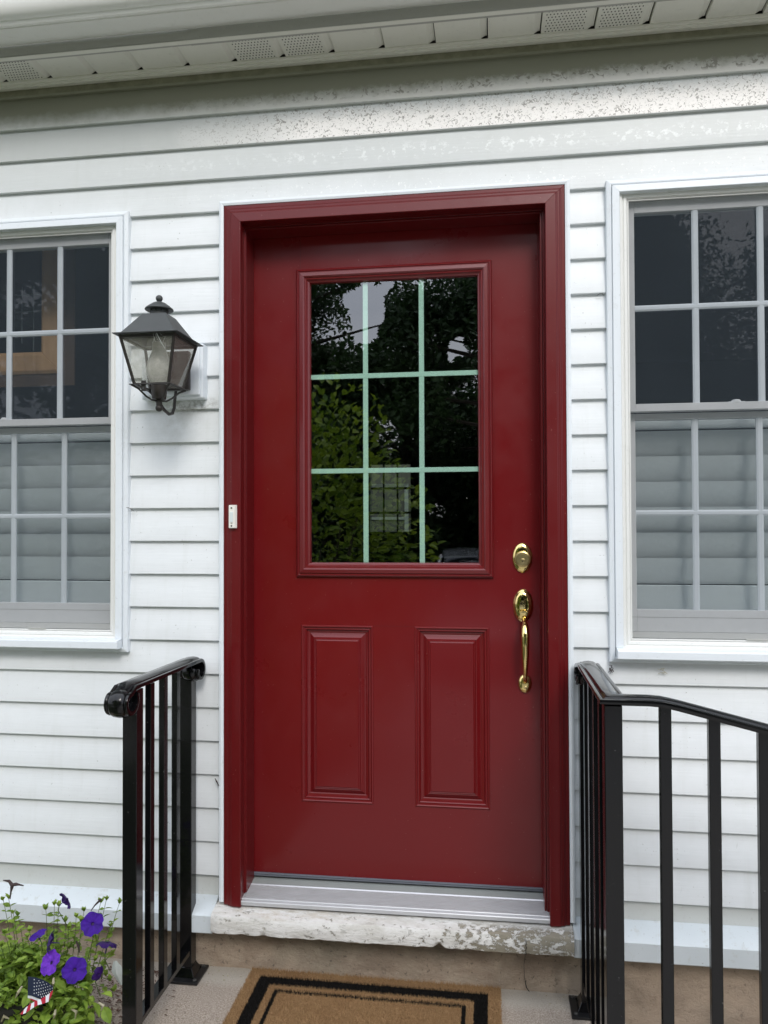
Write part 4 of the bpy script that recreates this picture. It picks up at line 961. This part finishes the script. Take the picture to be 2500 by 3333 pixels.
def flower(px, py, y, n, r, me, lab, sx=1., base=None):
    p = tgt(px, py, y); n = Vector(n).normalized()
    q = n.to_track_quat('Z', 'Y'); o = shared('flower', me, pet, p, q.to_euler(), (r * sx, r, r)); o['label'] = lab
    b0 = p - n * r * .5; b1 = base or (b0 + Vector((0, .02, -.07)))
    tb = MB(); tb.tube([(0, 0, -.15), (0, 0, -.5), (0, 0, -1.0)], [.085, .05, .035], 8)
    to = tb.build('flower_tube', M_PURPD, o, smooth=True)
    stems.tube([b0 - n * r * .45, b0 - n * r * .6 + Vector((0, 0, -.01)), b1], .0011, 5)
tov = lambda p: (CAM - Vector(p)).normalized()
vw = tov(tgt(960, 1320))
flower(960, 1330, -.445, vw + Vector((.02, 0, -.08)), .0305, FM, 'deep purple flower facing straight out, lowest of the open ones')
flower(655, 1240, -.43, vw + Vector((-.75, 0, .10)), .0305, FML, 'lighter violet flower with streaked petals')
flower(1190, 740, -.375, vw + Vector((-.2, 0, .0)), .0295, FM, 'vivid purple flower near the railing')
flower(865, 420, -.36, (.5, .75, .35), .0240, FMD, 'purple flower seen from behind, topmost')
flower(1385, 975, -.36, (.1, .35, 1), .0270, FMD, 'dark flower seen from below beside the post')
flower(615, 980, -.40, (-.9, -.35, .15), .0290, FMD, 'dark purple flower seen edge on')
flower(490, 890, -.38, (-.35, -.2, 1), .0230, FM, 'purple flower tilted upward, mostly hidden')
flower(1275, 1390, -.40, (.9, -.3, -.1), .0190, FMD, 'small wilted purple flower')
# withered blooms
def wilt(pts_, r, mat_=M_WILT, lab=None):
    o = MB().tube(pts_, r, 6).build('withered_bloom', mat_, pet, smooth=True)
    if lab: o['label'] = lab
q0 = tgt(130, 420, -.34)
wilt([q0, tgt(140, 330, -.34), tgt(160, 245, -.34), tgt(120, 190, -.335), tgt(40, 178, -.33)], [.0014, .0022, .0055, .004, .001], lab='dark withered bloom with curled lips')
wilt([tgt(150, 240, -.34), tgt(200, 230, -.338), tgt(250, 235, -.335), tgt(305, 248, -.33)], [.004, .005, .0025, .0016])
wilt([tgt(1170, 570, -.35), tgt(1220, 500, -.348), tgt(1290, 430, -.346), tgt(1310, 425, -.345)], [.0012, .002, .0035, .0015])
wilt([tgt(980, 960, -.38), tgt(1010, 1030, -.38), tgt(1025, 1110, -.38)], [.002, .003, .001])
for (a_, b2_, c_) in (((20, 1990), (50, 1925), (120, 1960)), ((920, 1830), (985, 1870), (965, 1960)), ((1270, 1750), (1330, 1790), (1300, 1850)), ((590, 1920), (630, 1960), (590, 2010)), ((285, 1540), (240, 1610), (200, 1690)), ((690, 1430), (685, 1500), (680, 1540)), ((715, 1840), (705, 1900), (690, 1960))):
    wilt([tgt(*a_, -.47), tgt(*b2_, -.475), tgt(*c_, -.47)], [.0022, .0038, .0012], M_CREAM)
# pale papery leaf beside the post
pl = MB(); pp = [(1480, 1215, .2), (1500, 1290, .8), (1510, 1360, 1.), (1540, 1440, .75), (1565, 1520, .3)]; vs = []
for px, py, w_ in pp:
    c_ = tgt(px, py, -.36); vs += [c_ + Vector((-.016 * w_, 0, 0)), c_ + Vector((0, -.006 * w_, 0)), c_ + Vector((.016 * w_, .002, 0))]
pl.add(vs, [(3 * i + k, 3 * i + k + 1, 3 * i + 4 + k, 3 * i + 3 + k) for i in range(4) for k in (0, 1)]); o = pl.build('pale_leaf', M_PALE, pet, smooth=True, fix=False); o['label'] = 'pale grey papery leaf beside the railing post'
stems.build('stems', M_STEM, pet, kind='stuff', smooth=True, fix=False)
small.build('small_leaves', M_LEAF, pet, kind='stuff', fix=False)

# ---- little flag stuck in the pot
flag = thing('small_flag', 'small American flag stuck among the petunia leaves', 'flag')
FY = -.480
def fpt(px, py, dy=0.): return tgt(px, py, FY + dy)
# view coordinates of the 1659 x 1878 close-up of (0,3050)-(250,3333) turned into those of the plant view
def cv(x_, y_): return (x_ / 6.636 * 3.95, (3050 - 2820 + y_ / 6.636) * 3.95)
def Q(x_, y_, dy=0.): return fpt(*cv(x_, y_), dy)
def strip(top_, bot_, n_=10, curve=lambda f: 0.):
    vs = []
    for i in range(n_ + 1):
        f_ = i / n_
        def L_(pl_):
            k = f_ * (len(pl_) - 1); j = min(int(k), len(pl_) - 2); r_ = k - j
            return (pl_[j][0] * (1 - r_) + pl_[j + 1][0] * r_, pl_[j][1] * (1 - r_) + pl_[j + 1][1] * r_)
        a_, b2_ = L_(top_), L_(bot_); vs += [Q(*a_, curve(f_)), Q(*b2_, curve(f_))]
    return vs, [(2 * i, 2 * i + 1, 2 * i + 3, 2 * i + 2) for i in range(n_)]
bulge = lambda f: -.010 * math.sin(f * math.pi)
cn = MB(); cn.add(*strip([(605, 850), (760, 868), (920, 915), (1050, 985), (1160, 1075)], [(600, 1260), (700, 1270), (800, 1310), (880, 1340), (1140, 1150)], 12, bulge))
cn.build('canton', M_NAVY, flag, fix=False, smooth=True)
st = MB()
def starat(x_, y_, r_=15, rot=0.):
    f_ = (x_ - 600) / 560; c_ = []
    for k in range(10):
        rr_ = r_ if k % 2 == 0 else r_ * .45; a = math.pi / 2 + k * math.pi / 5 + rot
        c_.append(Q(x_ + rr_ * math.cos(a) * (1 - .3 * f_), y_ - rr_ * 1.15 * math.sin(a), bulge(max(0, min(1, f_))) - .0016))
    c_.append(Q(x_, y_, bulge(max(0, min(1, f_))) - .0016))
    st.add(c_, [(k, (k + 1) % 10, 10) for k in range(10)])
rows = [(740, 920, 840, 940, 2), (740, 995, 930, 970, 4), (740, 1070, 1008, 1012, 6), (740, 1145, 1080, 1055, 8), (740, 1218, 1130, 1105, 9), (830, 1250, 1130, 1160, 8), (895, 1295, 1110, 1200, 6)]
for x0, y0, x1, y1, n_ in rows:
    for k in range(n_):
        f_ = k / (n_ - 1); starat(x0 + (x1 - x0) * f_, y0 + (y1 - y0) * f_ + 6 * math.sin(f_ * 3.1), 17 - 3 * f_, -.25 * f_)
st.build('stars', M_FWHITE, flag, fix=False)
b_ = MB(); b_.add(*strip([(600, 1262), (680, 1270), (780, 1310), (862, 1342)], [(600, 1320), (680, 1328), (760, 1360), (818, 1388)], 8, lambda f: -.001 - .006 * f)); b_.build('white_stripe', M_FWHITE, flag, fix=False)
b_ = MB(); b_.add(*strip([(600, 1321), (680, 1329), (760, 1361), (818, 1389)], [(590, 1350), (680, 1362), (735, 1388), (775, 1400)], 8, lambda f: -.001 - .006 * f)); b_.build('red_stripe', M_FRED, flag, fix=False)
# the folded fly end: stripes slanting across it
up_e = [(430, 1665), (560, 1520), (680, 1430), (770, 1385), (880, 1340), (1040, 1240), (1150, 1140)]
lo_e = [(470, 1672), (560, 1640), (700, 1540), (820, 1470), (960, 1430), (1050, 1395), (1165, 1160)]
def lerpl(pl_, f_):
    k = f_ * (len(pl_) - 1); j = min(int(k), len(pl_) - 2); r_ = k - j
    return (pl_[j][0] * (1 - r_) + pl_[j + 1][0] * r_, pl_[j][1] * (1 - r_) + pl_[j + 1][1] * r_)
nS = 9
for k in range(nS):
    b_ = MB(); f0, f1 = k / nS, (k + 1) / nS; sh_f = -.06
    q = []
    for f_ in (f0, (f0 + f1) / 2, f1):
        lo = max(0, min(1, f_ + sh_f)); q += [Q(*lerpl(up_e, f_), -.010), Q(*lerpl(lo_e, lo), -.013)]
    b_.add(q, [(0, 1, 3, 2), (2, 3, 5, 4)]); b_.build('white_stripe' if k % 2 else 'red_stripe', M_FWHITE if k % 2 else M_FRED, flag, fix=False)
MB().tube([Q(645, 920, .006), Q(645, 1300, .008), Q(650, 1560, .012)], .0014, 8).build('flag_stick', M_WOODST, flag, smooth=True)

# ---- leaf litter on the landing, twigs and nests on the wall
lit = MB(); rnd = random.Random(5)
for i in range(900):
    x = -.36 + rnd.gauss(0, .07) + .1; y = rnd.uniform(-.34, -.02); a = rnd.uniform(0, 6.3); l_ = rnd.uniform(.002, .009)
    if x > -.17 + .1 * (y < -.1): continue
    c_ = Vector((x, y, .004 + rnd.random() * .004)); d = Vector((math.cos(a), math.sin(a), rnd.uniform(-.2, .2))) * l_; s_ = Vector((-math.sin(a), math.cos(a), .1)) * l_ * .3
    lit.add([c_ - d, c_ + s_, c_ + d, c_ - s_], [(0, 1, 2, 3)])
lit.build('leaf_litter', M_LITTER, None, kind='stuff', fix=False, label='brown leaf litter on the landing by the pot', cat='litter')
cr2 = MB()
for i in range(60):
    x = rnd.uniform(-.2, 1.15); y = rnd.choice((rnd.uniform(-.3, 0), rnd.uniform(-.05, .015))); r_ = rnd.uniform(.0008, .0022)
    cr2.box(x, x + r_ * 1.6, y, y + r_, .0012, .0012 + r_)
cr2.build('crumbs', M_CREAM, None, kind='stuff', label='tiny pale crumbs scattered on the landing', cat='litter')
def twig(pts_, r, lab, mat_=M_WILT, nm='twig', cat='twig'):
    return MB().tube(pts_, r, 5).build(nm, mat_, None, smooth=True, label=lab, cat=cat)
twig([(-.020, -.003, .5790), (-.012, -.008, .5700), (-.004, -.012, .5590)], [.0008, .0022, .0012], 'tiny dark twig stuck beside the white edging low on the left')
twig([(1.122, .002, 2.0050), (1.128, -.004, 2.0075), (1.136, -.004, 2.0070), (1.140, 0, 2.003)], [.0005, .0008, .0008, .0004], 'thin curled twig on the siding right of the door')
twig([(-.315, -.012, 1.4050), (-.295, -.014, 1.4040), (-.280, -.006, 1.3930)], [.0004, .0006, .0004], 'thin twig caught on the edge of the left window')
nest = MB(); rnd = random.Random(9)
for i in range(22):
    a = Vector((1.152 + rnd.uniform(-.006, .006), -.004, .940 + rnd.uniform(-.010, .008))); nest.tube([a, a + Vector((rnd.uniform(-.008, .008), -.004, rnd.uniform(-.012, .006)))], .0008, 4)
nest.build('spider_nest', M_WILT, None, label='dark spider nest below the right window corner', cat='nest')
nest = MB()
for i in range(14):
    a = Vector((1.292 + rnd.uniform(-.008, .008), -.004, .935 + rnd.uniform(-.008, .006))); nest.tube([a, a + Vector((rnd.uniform(-.01, .01), -.003, rnd.uniform(-.008, .008)))], .0006, 4)
nest.build('leaf_scrap', M_CREAM, None, label='pale curled leaf scrap under the right window sill', cat='leaf')

# ================================================================ THE YARD BEHIND THE VIEWER (mirrored in the glass)
def foliage(rng, n, fn, size, aspect=.45):
    V, F = [], []
    for i in range(n):
        c_, nrm = fn(rng); s_ = size * rng.uniform(.6, 1.3)
        d = Vector((rng.gauss(0, 1), rng.gauss(0, 1), rng.gauss(0, .7))).normalized(); e = d.cross(Vector((rng.gauss(0, 1), rng.gauss(0, 1), rng.gauss(0, 1)))).normalized()
        o = len(V); V += [c_ - d * s_, c_ + e * s_ * aspect + Vector((0, 0, s_ * .15)), c_ + d * s_, c_ - e * s_ * aspect + Vector((0, 0, s_ * .15))]; F.append((o, o + 1, o + 2, o + 3))
    b_ = MB(); b_.v = V; b_.f = F; b_.mi = [0] * n; return b_
def tree(c, h, r, n, size, seed, lab, low=.35, nclump=40):
    rng = random.Random(seed); c = Vector(c); tr_ = thing('yard_tree', lab, 'tree', 'trees in the yard mirrored in the glass')
    tb = MB(); tb.tube([c, c + Vector((.05, 0, h * .35)), c + Vector((-.05, .1, h * .8))], [r * .085, r * .06, r * .02], 10)
    clumps = []
    for k in range(nclump):
        a = rng.uniform(0, 6.283); f_ = rng.uniform(low, 1.); rad = r * math.sin(min(1, (1.02 - f_) / (1.02 - low) + .25) * math.pi * .6) * rng.uniform(.35, 1.)
        p = c + Vector((math.cos(a) * rad, math.sin(a) * rad, h * f_)); clumps.append((p, r * rng.uniform(.13, .30)))
        tb.tube([c + Vector((0, 0, h * f_ * .75)), (c + Vector((0, 0, h * f_ * .85)) + p) / 2 + Vector((0, 0, .1)), p], [r * .022, r * .012, r * .004], 5)
    tb.build('trunk', M_BARK, tr_, smooth=True)
    def fn(g):
        while True:
            p, q = clumps[g.randrange(len(clumps))]; d = Vector((g.gauss(0, 1), g.gauss(0, 1), g.gauss(0, .8))); x_ = p + d * q * .40
            k = (11.93) / (2.428 - x_.y); hx_ = .817 + (x_.x - .817) * k; hz_ = 1.346 + (x_.z - 1.346) * k     # keep an opening to the sky between the crowns
            e_ = ((hx_ + 1.12) / .40) ** 2 + ((hz_ - 4.85) / .72) ** 2 + .9 * noise.noise(Vector((hx_ * 3, 0, hz_ * 3)))
            e2 = ((hx_ - .30) / .16) ** 2 + ((hz_ - 4.05) / .30) ** 2 + .9 * noise.noise(Vector((hx_ * 5, 7, hz_ * 5)))
            if min(e_, e2) > .8: return x_, None
    foliage(rng, n, fn, size).build('crown', M_TREE, tr_, kind='stuff', fix=False)
tree((-3.6, -9.6, -.42), 6.6, 3.0, 62000, .055, 1, 'tall leafy tree behind the viewer on the left', .42, 46)
tree((2.0, -9.4, -.42), 6.8, 3.3, 72000, .050, 2, 'tall leafy tree behind the viewer on the right', .42, 56)
tree((-3.2, -17.0, -.42), 6.0, 3.6, 26000, .12, 3, 'broad dark tree far across the yard', .1, 50)
tree((3.4, -18.5, -.42), 7.4, 4.2, 26000, .12, 4, 'large dark tree far across the yard on the right', .1, 50)
tree((-9.5, -16.0, -.42), 8.5, 4.4, 14000, .15, 5, 'large tree far across the yard on the left', .1, 50)
tree((10.0, -15.0, -.42), 8.0, 4.4, 14000, .15, 6, 'large tree at the far right of the yard', .1, 50)
tree((-.9, -13.2, -.42), 4.9, 2.7, 40000, .085, 8, 'low dark evergreen across the driveway', .02, 60)
tree((2.6, -12.8, -.42), 4.9, 2.8, 36000, .085, 9, 'low dark evergreen beyond the driveway on the right', .02, 60)
bush = thing('leafy_bush', 'broad leafed green bush behind the viewer mirrored in the glass', 'bush')
rng = random.Random(4); bc = Vector((-.66, -3.15, .95))
bv = MB()
for i in range(7600):
    d = Vector((rng.gauss(0, 1), rng.gauss(0, 1), rng.gauss(0, 1))).normalized(); rad = rng.uniform(.55, 1.03) + .14 * noise.noise(d * 2.3)
    p = bc + Vector((d.x * 1.02, d.y * .62, d.z * 1.52)) * rad
    if p.z < -.4: continue
    s_ = rng.uniform(.045, .080); dd = (d + Vector((rng.gauss(0, .6), rng.gauss(0, .6), rng.gauss(.1, .5)))).normalized(); m = orient(dd, roll=rng.uniform(-.9, .9))
    bv.add([p + m @ (Vector(v) * s_) for v in LV[:]], LFc)
bv.build('leaves', M_BUSH, bush, kind='stuff', fix=False)
bs = MB()
for i in range(14):
    a = rng.uniform(0, 6.28); bs.tube([(bc.x + .1 * math.cos(a), bc.y + .1 * math.sin(a), -.42), (bc.x + .5 * math.cos(a), bc.y + .35 * math.sin(a), bc.z + rng.uniform(.1, .9))], [.014, .005], 6)
bs.build('stems', M_BARK, bush, smooth=True)

car = thing('parked_car', 'silver parked car on the driveway mirrored low in the door glass', 'car')
M_CARP = simple('silver_car_paint', (.42, .44, .47), .25, .03, 2, metal=.5, coat=.8, coatr=.05)
M_CARG = simple('dark_car_glass', (.01, .012, .014), .05, .05)
M_TYRE = simple('tyre_rubber', (.02, .02, .02), .8)
M_LAMP = simple('headlamp_lens', (.55, .57, .6), .12)
CXc, CYc, GZ = .74, -8.1, -.412
def loft(stations, expo, mat_, nm, parent, seg=28):
    b_ = MB(); vs = []
    for y, hw, z0, z1 in stations:
        for k in range(seg):
            a = 2 * math.pi * k / seg; ca, sa = math.cos(a), math.sin(a)
            px = math.copysign(abs(ca) ** expo, ca) * hw; pz = (z0 + z1) / 2 + math.copysign(abs(sa) ** expo, sa) * (z1 - z0) / 2
            vs.append((CXc + px, CYc + y, GZ + pz))
    n_ = len(stations)
    b_.add(vs, [(i * seg + k, i * seg + (k + 1) % seg, (i + 1) * seg + (k + 1) % seg, (i + 1) * seg + k) for i in range(n_ - 1) for k in range(seg)] + [tuple(range(seg))[::-1], tuple(range((n_ - 1) * seg, n_ * seg))])
    return b_.build(nm, mat_, parent, smooth=True)
loft([(2.18, .62, .34, .56), (2.10, .78, .27, .66), (1.85, .87, .22, .74), (1.2, .90, .20, .88), (.6, .91, .20, .93), (-.8, .91, .20, .95), (-1.6, .90, .22, .95), (-2.0, .86, .27, .90), (-2.15, .74, .34, .78)], .42, M_CARP, 'body', car)
loft([(1.05, .66, .86, .93), (.75, .68, .84, 1.10), (.25, .66, .84, 1.33), (-.3, .64, .84, 1.405), (-1.0, .63, .84, 1.38), (-1.5, .62, .84, 1.20), (-1.85, .60, .84, .96)], .5, M_CARG, 'greenhouse_glass', car)
loft([(.22, .56, 1.30, 1.352), (-.1, .60, 1.33, 1.42), (-.6, .60, 1.34, 1.435), (-1.1, .58, 1.32, 1.395), (-1.3, .52, 1.27, 1.325)], .6, M_CARP, 'roof_panel', car)
for sx in (-1, 1):
    MB().tube([(CXc + sx * .66, CYc + 1.05, GZ + .91), (CXc + sx * .645, CYc + .62, GZ + 1.14), (CXc + sx * .60, CYc + .15, GZ + 1.34)], .028, 8).build('windscreen_pillar', M_CARP, car, smooth=True)
    hl = MB(); hl.lathe([(.001, .10), (.10, .07), (.12, .0)], (CXc + sx * .62, CYc + 2.05, GZ + .60), 16, 'y'); hl.build('headlight', M_LAMP, car, smooth=True)
    mi_ = MB(); mi_.box(CXc + sx * .98 - .08, CXc + sx * .98 + .08, CYc + .62, CYc + .72, GZ + .92, GZ + 1.04); mi_.build('wing_mirror', M_CARP, car, bevel=.02, seg=2)
    for wy in (1.32, -1.35):
        wh = MB(); wh.lathe([(.20, -.10), (.31, -.105), (.325, -.06), (.325, .06), (.31, .105), (.20, .10)], (CXc + sx * .80, CYc + wy, GZ + .325), 28, 'x')
        wo_ = wh.build('wheel', M_TYRE, car, smooth=True)
        rm_ = MB(); rm_.lathe([(.20, .04), (.19, .085), (.06, .07), (.02, .09), (.001, .09)] if sx > 0 else [(.20, -.04), (.19, -.085), (.06, -.07), (.02, -.09), (.001, -.09)], (CXc + sx * .80, CYc + wy, GZ + .325), 24, 'x'); rm_.build('rim', M_SCREW, wo_, smooth=True)
gb = MB(); gb.box(CXc - .45, CXc + .45, CYc + 2.13, CYc + 2.19, GZ + .36, GZ + .50); gb.build('grille', M_TYRE, car, bevel=.02)
